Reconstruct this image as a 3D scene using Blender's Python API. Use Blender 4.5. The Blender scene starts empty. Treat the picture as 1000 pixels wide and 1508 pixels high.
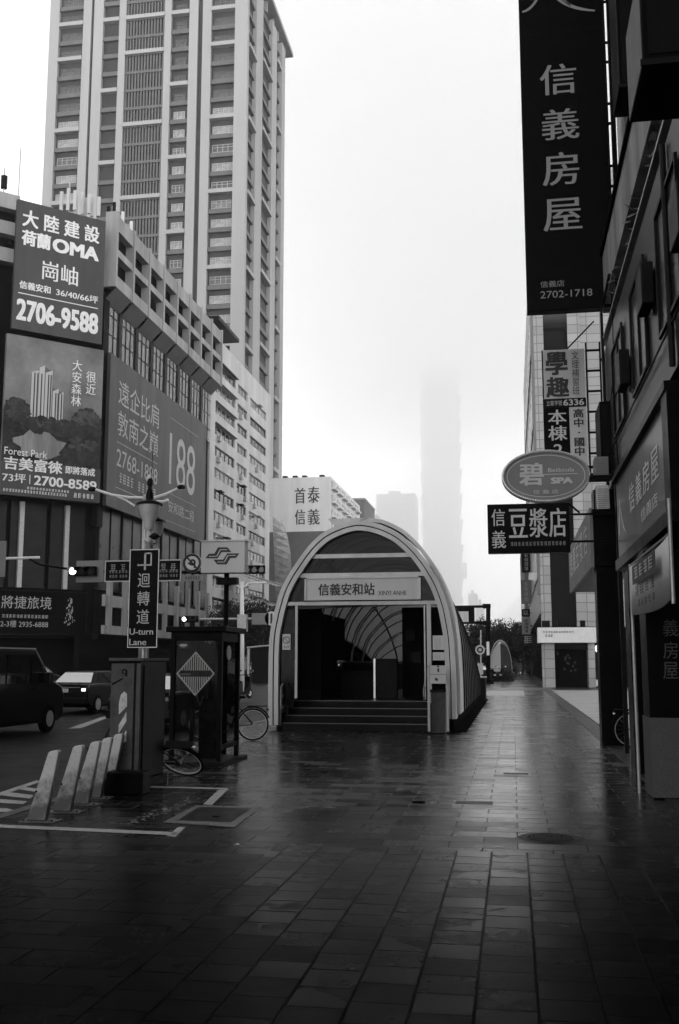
import bpy, math, random
from mathutils import Vector, Matrix
random.seed(7)
PI = math.pi
R = math.radians
sc = bpy.context.scene

# ------------------------------------------------------------------ camera
SKYH = 22.5
SKYV, HAZE = 3.5, .0002
CAMZ, F = 1.6, 1508.0
YAW, PITCH = R(9.53), R(8.34)
cd = bpy.data.cameras.new('camera'); cam = bpy.data.objects.new('camera', cd)
sc.collection.objects.link(cam); sc.camera = cam
cd.sensor_fit = 'VERTICAL'; cd.sensor_height = 36; cd.lens = 36.0
cd.clip_start = .05; cd.clip_end = 9000
cam.location = (0, 0, CAMZ); cam.rotation_euler = (R(90) + PITCH, 0, YAW)

# ------------------------------------------------------------------ sky, sun, exposure
SUN_EL, SUN_ROT = R(26), R(2)
w = bpy.data.worlds.new('World'); sc.world = w; w.use_nodes = True
nt = w.node_tree; nt.nodes.clear()
sky = nt.nodes.new('ShaderNodeTexSky'); sky.sky_type = 'NISHITA'; sky.sun_disc = False
sky.sun_elevation = SUN_EL; sky.sun_rotation = SUN_ROT; sky.dust_density = 4; sky.air_density = 1
bw = nt.nodes.new('ShaderNodeRGBToBW')
mixn = nt.nodes.new('ShaderNodeMix'); mixn.data_type = 'RGBA'
mixn.inputs[0].default_value = .93                 # a closed, even cloud cover over the clear sky
wtc = nt.nodes.new('ShaderNodeTexCoord'); wsp = nt.nodes.new('ShaderNodeSeparateXYZ'); wmr = nt.nodes.new('ShaderNodeMapRange')
wmr.inputs[1].default_value = 0; wmr.inputs[2].default_value = .75; wmr.inputs[3].default_value = SKYH; wmr.inputs[4].default_value = SKYV
nt.links.new(wtc.outputs['Generated'], wsp.inputs[0]); nt.links.new(wsp.outputs[2], wmr.inputs[0]); nt.links.new(wmr.outputs[0], mixn.inputs[7])
bg = nt.nodes.new('ShaderNodeBackground'); bg.inputs[1].default_value = .1
out = nt.nodes.new('ShaderNodeOutputWorld')
nt.links.new(sky.outputs[0], bw.inputs[0]); nt.links.new(bw.outputs[0], mixn.inputs[6])
nt.links.new(mixn.outputs[2], bg.inputs[0]); nt.links.new(bg.outputs[0], out.inputs[0])
sl = bpy.data.lights.new('sun', 'SUN'); sl.energy = 1.15; sl.angle = R(25); sl.color = (1, 1, 1)
sun = bpy.data.objects.new('sun', sl); sc.collection.objects.link(sun)
sun.rotation_euler = (R(90) - SUN_EL, 0, R(180) - SUN_ROT)
sc.view_settings.view_transform = 'Standard'; sc.view_settings.look = 'None'
sc.view_settings.exposure = .6; sc.view_settings.gamma = 1
sc.cycles.volume_bounces = 8; sc.cycles.max_bounces = 10
sc.cycles.diffuse_bounces = 3; sc.cycles.glossy_bounces = 3; sc.cycles.transparent_max_bounces = 12
sc.cycles.sample_clamp_indirect = 4

# ------------------------------------------------------------------ pixel -> place (photograph of 1000 x 1508)
CR = cam.rotation_euler.to_matrix()
def ray(x, y): return CR @ Vector(((x - 500) / F, (754 - y) / F, -1))
O = Vector((0, 0, CAMZ))
def aY(x, y, Y): d = ray(x, y); return O + d * (Y / d.y)
def aX(x, y, X): d = ray(x, y); return O + d * (X / d.x)
def aZ(x, y, Z=0.): d = ray(x, y); return O + d * ((Z - CAMZ) / d.z)

# ------------------------------------------------------------------ mesh builder
class MB:
    def __init__(s): s.v = []; s.f = []; s.m = []; s.mi = 0
    def add(s, vs, fs):
        b = len(s.v); s.v += [tuple(v) for v in vs]
        for f in fs: s.f.append([b + i for i in f]); s.m.append(s.mi)
        return s
    def box(s, x0, x1, y0, y1, z0, z1):
        vs = [(x, y, z) for z in (z0, z1) for (x, y) in ((x0, y0), (x1, y0), (x1, y1), (x0, y1))]
        return s.add(vs, [(0, 3, 2, 1), (4, 5, 6, 7), (0, 1, 5, 4), (1, 2, 6, 5), (2, 3, 7, 6), (3, 0, 4, 7)])
    def quad(s, *p): return s.add(p, [tuple(range(len(p)))])
    def tube(s, p, q, r, n=10, r2=None):
        p = Vector(p); q = Vector(q); d = (q - p).normalized(); r2 = r if r2 is None else r2
        a = d.orthogonal().normalized(); b = d.cross(a)
        vs = []
        for c, rr in ((p, r), (q, r2)):
            for i in range(n):
                t = 2 * PI * i / n; vs.append(c + a * (math.cos(t) * rr) + b * (math.sin(t) * rr))
        fs = [(i, (i + 1) % n, n + (i + 1) % n, n + i) for i in range(n)] + [tuple(range(n))[::-1], tuple(range(n, 2 * n))]
        return s.add(vs, fs)
    def path(s, pts, r, n=8):
        for a, b in zip(pts, pts[1:]): s.tube(a, b, r, n)
        return s
    def lathe(s, prof, c=(0, 0, 0), n=20):
        vs = []; fs = []
        for (r, z) in prof:
            for i in range(n):
                t = 2 * PI * i / n; vs.append((c[0] + math.cos(t) * r, c[1] + math.sin(t) * r, c[2] + z))
        for k in range(len(prof) - 1):
            for i in range(n):
                j = (i + 1) % n; fs.append((k * n + i, k * n + j, (k + 1) * n + j, (k + 1) * n + i))
        return s.add(vs, fs)
    def torus(s, c, u, v, Rr, r, n=36, m=8):
        c = Vector(c); u = Vector(u).normalized(); v = Vector(v).normalized(); wv = u.cross(v)
        vs = []; fs = []
        for i in range(n):
            t = 2 * PI * i / n; d = u * math.cos(t) + v * math.sin(t)
            for j in range(m):
                a = 2 * PI * j / m; vs.append(c + d * (Rr + r * math.cos(a)) + wv * (r * math.sin(a)))
        for i in range(n):
            for j in range(m):
                fs.append((i * m + j, i * m + (j + 1) % m, ((i + 1) % n) * m + (j + 1) % m, ((i + 1) % n) * m + j))
        return s.add(vs, fs)
    def prism(s, pts, y0, y1):           # pts in XZ, extruded along Y
        n = len(pts)
        vs = [(x, y0, z) for x, z in pts] + [(x, y1, z) for x, z in pts]
        return s.add(vs, [tuple(range(n)), tuple(range(n, 2 * n))[::-1]] + [(i, n + i, n + (i + 1) % n, (i + 1) % n) for i in range(n)])
    def band(s, A, B, y0, y1):           # a strip between outlines A and B (XZ), extruded along Y
        n = len(A); vs = [(x, y0, z) for x, z in A] + [(x, y0, z) for x, z in B] + [(x, y1, z) for x, z in A] + [(x, y1, z) for x, z in B]
        fs = []
        for i in range(n - 1):
            fs += [(i, i + 1, n + i + 1, n + i), (2 * n + i, 3 * n + i, 3 * n + i + 1, 2 * n + i + 1),
                   (i, 2 * n + i, 2 * n + i + 1, i + 1), (n + i, n + i + 1, 3 * n + i + 1, 3 * n + i)]
        fs += [(0, n, 3 * n, 2 * n), (n - 1, 3 * n - 1, 4 * n - 1, 2 * n - 1)]
        return s.add(vs, fs)
    def text(s, t, x0, x1, z0, z1, y=0., bold=.012, spacing=1., res=3, lines=1.):
        if x1 < x0: x0, x1 = x1, x0
        if z1 < z0: z0, z1 = z1, z0
        c = bpy.data.curves.new('t', 'FONT'); c.body = t; c.resolution_u = res; c.offset = 0
        c.space_character = spacing; c.space_line = lines; c.align_x = 'CENTER'
        o = bpy.data.objects.new('t', c); m = o.to_mesh()
        vs = [v.co.copy() for v in m.vertices]; fs = [tuple(p.vertices) for p in m.polygons]
        o.to_mesh_clear(); bpy.data.objects.remove(o); bpy.data.curves.remove(c)
        ax = min(v.x for v in vs); bx = max(v.x for v in vs); az = min(v.y for v in vs); bz = max(v.y for v in vs)
        kx = (x1 - x0) / (bx - ax); e = max(0, bold) * abs(kx) * .9; kz = (z1 - z0) / (bz - az); ez = max(0, bold) * kz * .5
        x0 += e; x1 -= e; z0 += ez; z1 -= ez
        for q, (dx, dz) in enumerate(((0, 0),) if bold <= 0 else ((-e, ez), (e, ez), (0, -ez), (-e, -ez), (e, -ez)) if bold > .02 else ((-e, 0), (e, 0))):
            s.add([(x0 + dx + (v.x - ax) / (bx - ax) * (x1 - x0), y - .0006 * q, z0 + dz + (v.y - az) / (bz - az) * (z1 - z0)) for v in vs], fs)
        return s
    def glyphs(s, x0, x1, z0, z1, n, y=0., vertical=False, rnd=None):   # a row of illegibly small worn strokes
        rnd = rnd or random
        for i in range(n):
            if vertical: a, b, c, d = x0, x1, z1 - (z1 - z0) * (i + .9) / n, z1 - (z1 - z0) * (i + .1) / n
            else: a, b, c, d = x0 + (x1 - x0) * (i + .1) / n, x0 + (x1 - x0) * (i + .9) / n, z0, z1
            for k in range(4):
                zz = c + (d - c) * (.08 + .26 * k); e = rnd.uniform(0, .3) * (b - a)
                s.quad((a + e, y, zz), (b - e * .4, y, zz), (b - e * .4, y, zz + (d - c) * .1), (a + e, y, zz + (d - c) * .1))
            for k in range(2):
                xx = a + (b - a) * rnd.uniform(.15, .8)
                s.quad((xx, y - .0006, c), (xx + (b - a) * .1, y - .0006, c), (xx + (b - a) * .1, y - .0006, d), (xx, y - .0006, d))
        return s
    def build(s, name, mats, parent=None, loc=None, rz=0, smooth=False, bevel=0, link=True):
        me = bpy.data.meshes.new(name); me.from_pydata(s.v, [], s.f); me.update()
        if not isinstance(mats, (list, tuple)): mats = [mats]
        for m in mats: me.materials.append(m)
        if len(mats) > 1: me.polygons.foreach_set('material_index', s.m)
        if smooth: me.polygons.foreach_set('use_smooth', [True] * len(me.polygons))
        o = bpy.data.objects.new(name, me); sc.collection.objects.link(o)
        if parent: o.parent = parent
        if loc: o.location = loc
        if rz: o.rotation_euler.z = rz
        if bevel:
            b = o.modifiers.new('bevel', 'BEVEL'); b.width = bevel; b.segments = 2; b.limit_method = 'ANGLE'
        return o

def box(name, m, parent, *a, bevel=0): return MB().box(*a).build(name, m, parent, bevel=bevel)
def tag(o, label=None, cat=None, group=None, kind=None):
    if label: o['label'] = label
    if cat: o['category'] = cat
    if group: o['group'] = group
    if kind: o['kind'] = kind
    return o
def thing(name, label, cat, loc=(0, 0, 0), rz=0, group=None):
    o = bpy.data.objects.new(name, None); sc.collection.objects.link(o); o.empty_display_size = .2
    o.location = loc; o.rotation_euler.z = rz
    return tag(o, label, cat, group)
def struct(o): o['kind'] = 'structure'; return o
KIDS = {}
def dup(root, loc=None, rz=None, label=None, group=None):
    def cp(o, par):
        c = o.copy(); sc.collection.objects.link(c); c.parent = par
        for ch in o.children: cp(ch, c)
        return c
    r = cp(root, None)
    if loc is not None: r.location = loc
    if rz is not None: r.rotation_euler.z = rz
    if label: r['label'] = label
    if group: r['group'] = group
    return r
def part_copy(o, loc, parent=None):
    c = o.copy(); sc.collection.objects.link(c); c.parent = parent or o.parent; c.location = loc
    for ch in o.children:
        d = ch.copy(); sc.collection.objects.link(d); d.parent = c
    return c

class Plane:                                   # an upright plane: origin o, running along u (horizontal)
    def __init__(s, o, u):
        s.o = Vector((o[0], o[1], 0)); s.u = Vector((u[0], u[1], 0)).normalized(); s.n = Vector((s.u.y, -s.u.x, 0)); s.rz = math.atan2(s.u.y, s.u.x)
    def uv(s, x, y):
        d = ray(x, y); t = (s.o - O).dot(s.n) / d.dot(s.n); p = O + d * t
        return (p - s.o).dot(s.u), p.z

# ------------------------------------------------------------------ materials (the photograph is black and white: neutral greys)
def mat(name, v, rough=.6, metal=0., spec=.5, var=0., scale=4., bump=0., streak=False, v2=None, coat=0.):
    m = bpy.data.materials.new(name); m.use_nodes = True; t = m.node_tree; b = t.nodes['Principled BSDF']
    b.inputs['Base Color'].default_value = (v, v, v, 1); b.inputs['Roughness'].default_value = rough
    b.inputs['Metallic'].default_value = metal; b.inputs['Specular IOR Level'].default_value = spec
    b.inputs['Coat Weight'].default_value = coat
    if var or bump:
        tc = t.nodes.new('ShaderNodeTexCoord'); mp = t.nodes.new('ShaderNodeMapping')
        mp.inputs['Scale'].default_value = (1, 1, .12) if streak else (1, 1, 1)
        n = t.nodes.new('ShaderNodeTexNoise'); n.inputs['Scale'].default_value = scale; n.inputs['Detail'].default_value = 6; n.inputs['Roughness'].default_value = .65
        t.links.new(tc.outputs['Object'], mp.inputs[0]); t.links.new(mp.outputs[0], n.inputs[0])
        if var:
            r = t.nodes.new('ShaderNodeMapRange'); r.inputs[1].default_value = .3; r.inputs[2].default_value = .7
            a, c = (v * (1 - var), v * (1 + var)) if v2 is None else (v2, v)
            r.inputs[3].default_value = a; r.inputs[4].default_value = c
            t.links.new(n.outputs[0], r.inputs[0]); t.links.new(r.outputs[0], b.inputs['Base Color'])
            r2 = t.nodes.new('ShaderNodeMapRange'); r2.inputs[3].default_value = min(1, rough * 1.25); r2.inputs[4].default_value = rough * .75
            t.links.new(n.outputs[0], r2.inputs[0]); t.links.new(r2.outputs[0], b.inputs['Roughness'])
        if bump:
            bp = t.nodes.new('ShaderNodeBump'); bp.inputs['Strength'].default_value = bump; bp.inputs['Distance'].default_value = .02
            t.links.new(n.outputs[0], bp.inputs['Height']); t.links.new(bp.outputs[0], b.inputs['Normal'])
    return m
def tile_mat(name, v, sx, sz, mortar=.5, rough=.4, axis='xz', var=.15):
    m = mat(name, v, rough); t = m.node_tree; b = t.nodes['Principled BSDF']
    tc = t.nodes.new('ShaderNodeTexCoord'); sp = t.nodes.new('ShaderNodeSeparateXYZ'); cb = t.nodes.new('ShaderNodeCombineXYZ')
    ad = t.nodes.new('ShaderNodeMath'); ad.operation = 'ADD'
    t.links.new(tc.outputs['Object'], sp.inputs[0]); t.links.new(sp.outputs[0], ad.inputs[0]); t.links.new(sp.outputs[1], ad.inputs[1])
    t.links.new(ad.outputs[0], cb.inputs[0]); t.links.new(sp.outputs[2], cb.inputs[1])
    br = t.nodes.new('ShaderNodeTexBrick'); br.offset = 0; br.inputs['Scale'].default_value = 1
    br.inputs['Brick Width'].default_value = sx; br.inputs['Row Height'].default_value = sz; br.inputs['Mortar Size'].default_value = min(sx, sz) * .05
    br.inputs['Color1'].default_value = (v * (1 - var),) * 3 + (1,); br.inputs['Color2'].default_value = (v * (1 + var),) * 3 + (1,)
    br.inputs['Mortar'].default_value = (v * mortar,) * 3 + (1,)
    t.links.new(cb.outputs[0], br.inputs[0]); t.links.new(br.outputs[0], b.inputs['Base Color'])
    return m
def emit(name, v, s=1.):
    m = bpy.data.materials.new(name); m.use_nodes = True; b = m.node_tree.nodes['Principled BSDF']
    b.inputs['Base Color'].default_value = (v, v, v, 1); b.inputs['Emission Color'].default_value = (1, 1, 1, 1); b.inputs['Emission Strength'].default_value = s
    return m
def glassm(name, v=.02, rough=.06, alpha=.45, spec=.6):
    m = mat(name, v, rough, spec=spec); t = m.node_tree; b = t.nodes['Principled BSDF']; o = t.nodes['Material Output']
    tr = t.nodes.new('ShaderNodeBsdfTransparent'); tr.inputs[0].default_value = (.8, .8, .8, 1)
    mx = t.nodes.new('ShaderNodeMixShader'); mx.inputs[0].default_value = alpha
    t.links.new(tr.outputs[0], mx.inputs[1]); t.links.new(b.outputs[0], mx.inputs[2]); t.links.new(mx.outputs[0], o.inputs['Surface'])
    return m
def bollard_mat():                    # white paint with road dirt splashed up from the foot
    m = mat('scuffed white bollard', .5, .5, bump=.1, scale=20); t = m.node_tree; b = t.nodes['Principled BSDF']; N = t.nodes.new; L = t.links.new
    tc = N('ShaderNodeTexCoord'); sp = N('ShaderNodeSeparateXYZ'); L(tc.outputs['Object'], sp.inputs[0]); n = N('ShaderNodeTexNoise'); n.inputs['Scale'].default_value = 11; n.inputs['Detail'].default_value = 8; L(tc.outputs['Object'], n.inputs[0])
    a = N('ShaderNodeMath'); a.operation = 'MULTIPLY_ADD'; a.inputs[1].default_value = .9; L(n.outputs[0], a.inputs[0]); L(sp.outputs[2], a.inputs[2])
    r = N('ShaderNodeMapRange'); r.inputs[1].default_value = .55; r.inputs[2].default_value = .95; r.inputs[3].default_value = .06; r.inputs[4].default_value = .42; L(a.outputs[0], r.inputs[0])
    n2 = N('ShaderNodeTexNoise'); n2.inputs['Scale'].default_value = 45; L(tc.outputs['Object'], n2.inputs[0]); r2 = N('ShaderNodeMapRange'); r2.inputs[1].default_value = .3; r2.inputs[2].default_value = .4; r2.inputs[3].default_value = .6; r2.inputs[4].default_value = 1; L(n2.outputs[0], r2.inputs[0])
    mu = N('ShaderNodeMath'); mu.operation = 'MULTIPLY'; L(r.outputs[0], mu.inputs[0]); L(r2.outputs[0], mu.inputs[1]); L(mu.outputs[0], b.inputs['Base Color'])
    return m
M = dict(
 black=mat('black paint', .0035, .35, spec=.03, var=.3, scale=6), dark=mat('dark metal', .011, .4, .2, spec=.03, var=.3, scale=5), darkwall=mat('dark wall', .008, .6, spec=.03, var=.4, scale=2, streak=True),
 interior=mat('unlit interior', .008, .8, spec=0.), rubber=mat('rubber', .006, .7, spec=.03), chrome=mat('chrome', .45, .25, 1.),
 steel=mat('brushed steel', .2, .4, .6, var=.15, scale=20), galv=mat('galvanised steel', .36, .45, .5, var=.2, scale=9), white=mat('white paint', .62, .5, var=.12, scale=5, streak=True),
 letter=mat('white lettering', .7, .6, var=.1, scale=3), letter_grey=mat('grey lettering', .22, .5), letter_mid=mat('faded lettering', .4, .6, var=.1),
 lettering_dark=mat('dark lettering', .02, .6), board=mat('printed vinyl', .055, .55, spec=.25, var=.18, scale=.7, streak=True), board2=mat('printed vinyl dark', .055, .55, spec=.25, var=.15, scale=.6, streak=True),
 light_board=mat('light sign face', .5, .5, var=.08, scale=2, streak=True), grey_board=mat('grey sign face', .16, .5, var=.12, scale=2),
 concrete=mat('weathered concrete', .28, .8, var=.3, scale=.5, bump=.3, streak=True), pale=mat('pale render', .5, .8, var=.2, scale=.35, streak=True, bump=.2),
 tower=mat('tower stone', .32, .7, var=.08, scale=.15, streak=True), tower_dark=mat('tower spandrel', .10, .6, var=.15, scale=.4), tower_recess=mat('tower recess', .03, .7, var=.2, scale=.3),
 pier=mat('dark cladding', .018, .4, spec=.03, var=.3, scale=1, streak=True), glass=mat('dark glass', .015, .08, spec=.45), dim_glass=mat('dim curtain glass', .012, .3, spec=.12, var=.4, scale=.7), glass_flat=mat('flat grey glass', .045, .2, spec=.5), glass_grey=mat('grey glass', .07, .15, spec=.6, var=.3, scale=.8), pane_light=mat('curtained glass', .26, .2, var=.4, scale=1.2),
 pane_dim=mat('half drawn curtain glass', .14, .2, var=.5, scale=.9), frame_light=mat('light window frame', .4, .5), granite=mat('granite', .015, .5, spec=.03, var=.5, scale=60, bump=.1), leaf=mat('leaves', .02, .6, spec=.2, var=.5, scale=1), leaf2=mat('light leaves', .08, .5, var=.4, scale=2), bark=mat('bark', .04, .9, var=.3, scale=8, bump=.5),
 cabinet=mat('cabinet paint', .055, .5, 0, spec=.15, var=.25, scale=7, bump=.06), stripe=mat('hazard stripe', .4, .5, var=.3, scale=12), bollard=bollard_mat(),
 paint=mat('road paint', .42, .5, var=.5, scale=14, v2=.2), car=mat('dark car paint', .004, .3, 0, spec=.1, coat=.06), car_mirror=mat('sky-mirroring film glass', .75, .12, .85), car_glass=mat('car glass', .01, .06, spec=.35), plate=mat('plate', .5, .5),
 lamp_on=emit('lit lamp', .8, 2.5), lamp_soft=emit('shop lamp', .8, 1.5), globe=mat('frosted globe', .42, .35, var=.12, scale=6), step=mat('wet stone step', .006, .3, spec=.05, var=.4, scale=6), nosing=mat('step nosing', .05, .4),
 vault=mat('vault cladding', .05, .35, .3, spec=.03, var=.25, scale=2), shell=mat('painted aluminium', .42, .42, .15, var=.14, scale=3, streak=True), shade=mat('awning cloth', .3, .7, var=.1), tilebuild=tile_mat('pale facade tile', .34, .9, .6), skin=mat('skin', .2, .6), cloth=mat('dark cloth', .008, .8), cloth2=mat('grey cloth', .06, .8), hair=mat('hair', .01, .7),
)

# ------------------------------------------------------------------ ground
def ground_mat():
    m = mat('wet asphalt', .004, .45, spec=.10, var=.35, scale=1.2, bump=.25)
    return m
struct(MB().box(-3500, 3500, -60, 5200, -.6, -.15).build('ground', ground_mat()))
def paving():
    m = bpy.data.materials.new('wet paving'); m.use_nodes = True; t = m.node_tree; N = t.nodes.new; L = t.links.new; b = t.nodes['Principled BSDF']
    tc = N('ShaderNodeTexCoord'); sp = N('ShaderNodeSeparateXYZ'); L(tc.outputs['Object'], sp.inputs[0])
    def math_(op, a, bb=None):
        n = N('ShaderNodeMath'); n.operation = op
        for i, q in enumerate((a, bb)):
            if q is None: continue
            if isinstance(q, (int, float)): n.inputs[i].default_value = q
            else: L(q, n.inputs[i])
        return n.outputs[0]
    def rng(x, a, b_, c, d):
        n = N('ShaderNodeMapRange'); n.clamp = True
        L(x, n.inputs[0]); [setattr(n.inputs[i + 1], 'default_value', q) for i, q in enumerate((a, b_, c, d))]
        return n.outputs[0]
    def brick(vec, bwid, rh, off, mort):
        n = N('ShaderNodeTexBrick'); n.offset = off; n.inputs['Scale'].default_value = 1; n.inputs['Brick Width'].default_value = bwid; n.inputs['Row Height'].default_value = rh
        n.inputs['Mortar Size'].default_value = mort; n.inputs['Mortar Smooth'].default_value = .3; n.inputs['Color1'].default_value = (0, 0, 0, 1); n.inputs['Color2'].default_value = (1, 1, 1, 1); n.inputs['Mortar'].default_value = (.5, .5, .5, 1)
        L(vec, n.inputs[0]); return n
    def jit(v):                       # chipped, slightly wandering slab edges
        n = N('ShaderNodeTexNoise'); n.inputs['Scale'].default_value = 14; n.inputs['Detail'].default_value = 3; L(tc.outputs['Object'], n.inputs[0])
        a = N('ShaderNodeVectorMath'); a.operation = 'SUBTRACT'; a.inputs[1].default_value = (.5, .5, .5); L(n.outputs['Color'], a.inputs[0])
        b2 = N('ShaderNodeVectorMath'); b2.operation = 'SCALE'; b2.inputs['Scale'].default_value = .012; L(a.outputs[0], b2.inputs[0])
        c = N('ShaderNodeVectorMath'); c.operation = 'ADD'; L(v, c.inputs[0]); L(b2.outputs[0], c.inputs[1]); return c.outputs[0]
    sw = N('ShaderNodeCombineXYZ'); L(sp.outputs[1], sw.inputs[0]); xo = math_('ADD', sp.outputs[0], .012 + 30); L(xo, sw.inputs[1])
    colm = brick(jit(sw.outputs[0]), .3, .295, .37, .009)
    rowm = brick(jit(tc.outputs['Object']), .6, .3, .5, .007)
    near = math_('LESS_THAN', sp.outputs[1], 9.15); right = math_('GREATER_THAN', sp.outputs[0], -2.1 )
    sel = math_('MULTIPLY', near, right)
    def pick(a, c):
        n = N('ShaderNodeMix'); n.data_type = 'FLOAT'; L(sel, n.inputs[0]); L(a, n.inputs[2]); L(c, n.inputs[3]); return n.outputs[0]
    mort = pick(rowm.outputs['Fac'], colm.outputs['Fac'])
    ra = N('ShaderNodeRGBToBW'); L(rowm.outputs['Color'], ra.inputs[0]); rb = N('ShaderNodeRGBToBW'); L(colm.outputs['Color'], rb.inputs[0])
    rndv = pick(ra.outputs[0], rb.outputs[0])
    big = N('ShaderNodeTexNoise'); big.inputs['Scale'].default_value = .55; big.inputs['Detail'].default_value = 5; L(tc.outputs['Object'], big.inputs[0])
    mid = N('ShaderNodeTexNoise'); mid.inputs['Scale'].default_value = 4; mid.inputs['Detail'].default_value = 8; mid.inputs['Roughness'].default_value = .7; L(tc.outputs['Object'], mid.inputs[0])
    fine = N('ShaderNodeTexNoise'); fine.inputs['Scale'].default_value = 90; fine.inputs['Detail'].default_value = 4; L(tc.outputs['Object'], fine.inputs[0])
    # wetness: damp in broad patches, some slabs hold more water than others
    wet = math_('ADD', rng(big.outputs[0], .35, .68, -.05, .42), math_('ADD', math_('MULTIPLY', rndv, .5), rng(mid.outputs[0], .3, .7, -.1, .2)))
    puddle = math_('MULTIPLY', rng(wet, .78, .9, 0, 1), math_('SUBTRACT', 1, mort))
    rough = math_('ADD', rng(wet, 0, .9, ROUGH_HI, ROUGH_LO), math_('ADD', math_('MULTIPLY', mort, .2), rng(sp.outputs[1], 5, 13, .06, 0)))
    rough = math_('SUBTRACT', rough, math_('MULTIPLY', puddle, .08))
    L(rough, b.inputs['Roughness'])
    base = math_('MULTIPLY', rng(rndv, 0, 1, .9, 1.08), rng(mid.outputs[0], .3, .7, .003, .007))
    col = math_('MULTIPLY', base, math_('SUBTRACT', 1, math_('MULTIPLY', mort, .75)))
    L(col, b.inputs['Base Color'])
    nearf = math_('POWER', rng(sp.outputs[1], 3.0, 13.5, 0, 1), 4.2)  # gloss falls off towards the camera, building a lens-vignette darkening into the paving
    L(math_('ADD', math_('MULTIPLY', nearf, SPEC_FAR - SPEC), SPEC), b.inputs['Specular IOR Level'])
    hgt = math_('ADD', math_('MULTIPLY', mort, -1.6), math_('ADD', math_('MULTIPLY', fine.outputs[0], .16), math_('ADD', math_('MULTIPLY', mid.outputs[0], .5), math_('MULTIPLY', rndv, .8))))
    hgt = math_('MULTIPLY', hgt, math_('SUBTRACT', 1, math_('MULTIPLY', puddle, .8)))
    bp = N('ShaderNodeBump'); bp.inputs['Strength'].default_value = .55; bp.inputs['Distance'].default_value = .008
    L(hgt, bp.inputs['Height']); L(bp.outputs[0], b.inputs['Normal'])
    return m
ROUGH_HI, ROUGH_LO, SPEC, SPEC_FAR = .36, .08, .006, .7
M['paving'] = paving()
pts = [(-5.4, -8), (2.6, -8), (2.6, 24), (2.6, 175), (-6.9, 175), (-6.9, 21), (-5.4, 17)]
mb = MB(); n = len(pts)
mb.add([(x, y, 0) for x, y in pts] + [(x, y, -.5) for x, y in pts], [tuple(range(n))] + [(i, n + i, n + (i + 1) % n, (i + 1) % n) for i in range(n)])
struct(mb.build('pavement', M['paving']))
mb = MB()
for a, c in zip(pts[4:], pts[5:] + pts[:1]):
    a = Vector((a[0], a[1], 0)); c = Vector((c[0], c[1], 0)); d = (c - a); L_ = d.length; d.normalize(); nrm = Vector((d.y, -d.x, 0))
    k = int(L_ // 1.2)
    for i in range(k):
        p, q = a + d * (L_ * i / k + .006), a + d * (L_ * (i + 1) / k - .006)
        mb.add([p - nrm * .15, q - nrm * .15, q + nrm * .012, p + nrm * .012] + [Vector((v.x, v.y, .008)) for v in (p - nrm * .15, q - nrm * .15, q + nrm * .012, p + nrm * .012)] , [(4, 5, 6, 7), (0, 1, 5, 4), (1, 2, 6, 5), (2, 3, 7, 6), (3, 0, 4, 7)])
struct(mb.build('kerb', mat('kerb stone', .035, .4, var=.3, scale=5)))
# granite strip along the arcade and the pale forecourt of the side lane
struct(MB().box(1.72, 2.08, -8, 62, -.3, .012).build('granite_strip', mat('wet granite strip', .02, .35, spec=.25, var=.4, scale=9, bump=.1)))
struct(MB().box(2.12, 14, 22.6, 60, -.3, .03).build('side_lane', mat('pale concrete lane', .34, .5, var=.2, scale=.8, bump=.1)))
struct(MB().box(2.12, 14, -8, 22.55, -.3, .02).build('arcade_floor', mat('dark arcade floor', .01, .4, spec=.15, var=.3, scale=3)))
struct(MB().box(-6.8, 14, 60.1, 66, -.3, .006).build('crossing_lane', mat('worn lane asphalt', .04, .35, var=.3, scale=1.5)))

# ================================================================== BUILDINGS
def on_plane(root_plane, name, mat_, parent, x0, y0, x1, y1, d0, d1):   # a panel on an upright plane, its corners given in the photograph
    (u0, za), (u1, zb) = root_plane.uv(x0, y0), root_plane.uv(x1, y1)
    return box(name, mat_, parent, min(u0, u1), max(u0, u1), -d1, -d0, min(za, zb), max(za, zb))

# ---------------- hotel tower
TY = 200.; TX = aY(363, 200, TY).x
tw = thing('hotel_tower', 'tall stone-clad tower with a projecting roof slab, highest of all the buildings in the photo', 'building', (TX, TY, 0))
def tz(y): return aY(330, y, TY).z
FH = (tz(63) - tz(170)) / 4
def tx(x, y=200): return aY(x, y, TY).x - TX
ZE = tz(170); z_lo = 0
sideY = [aX(x, 200, TX).y - TY for x in (363.5, 376, 386, 400, 407, 413, 417.5)]
W0 = tx(66); D = sideY[-1]
rs = aY(432, 84, TY + D + 7); TOPZ = rs.z - 2.5
core = MB().box(W0 + .9, -.9, .9, D - .9, 0, TOPZ - .3).build('core', M['tower_recess'], tw)
front_bays = [(80, 116, 0, 'win'), (146, 170, 2, 'dark'), (180, 238, 0, 'louver'), (248, 275, 2, 'win2'), (308, 344, 0, 'win')]
piers = [(66, 80), (116, 128), (132, 146), (170, 180), (238, 248), (275, 288), (295, 308), (344, 362)]
for a, b_ in piers:
    x0, x1 = tx(a), min(0, tx(b_)) if b_ < 362 else 0
    box('pier', M['tower'], tw, x0, x1, -.002 if b_ < 362 else -.35, 1.2, 0, TOPZ)
for (a, b_) in ((376, 386), (400, 407)):
    y0, y1 = sideY[1] if a == 376 else sideY[3], sideY[2] if a == 376 else sideY[4]
    box('pier', M['tower'], tw, -1.2, .0, y0, y1, 0, TOPZ)
box('pier', M['tower'], tw, -1.2, .3, sideY[5], D, 0, TOPZ)
wf = MB()                                              # a window: frame, glass, three lights over three
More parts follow.
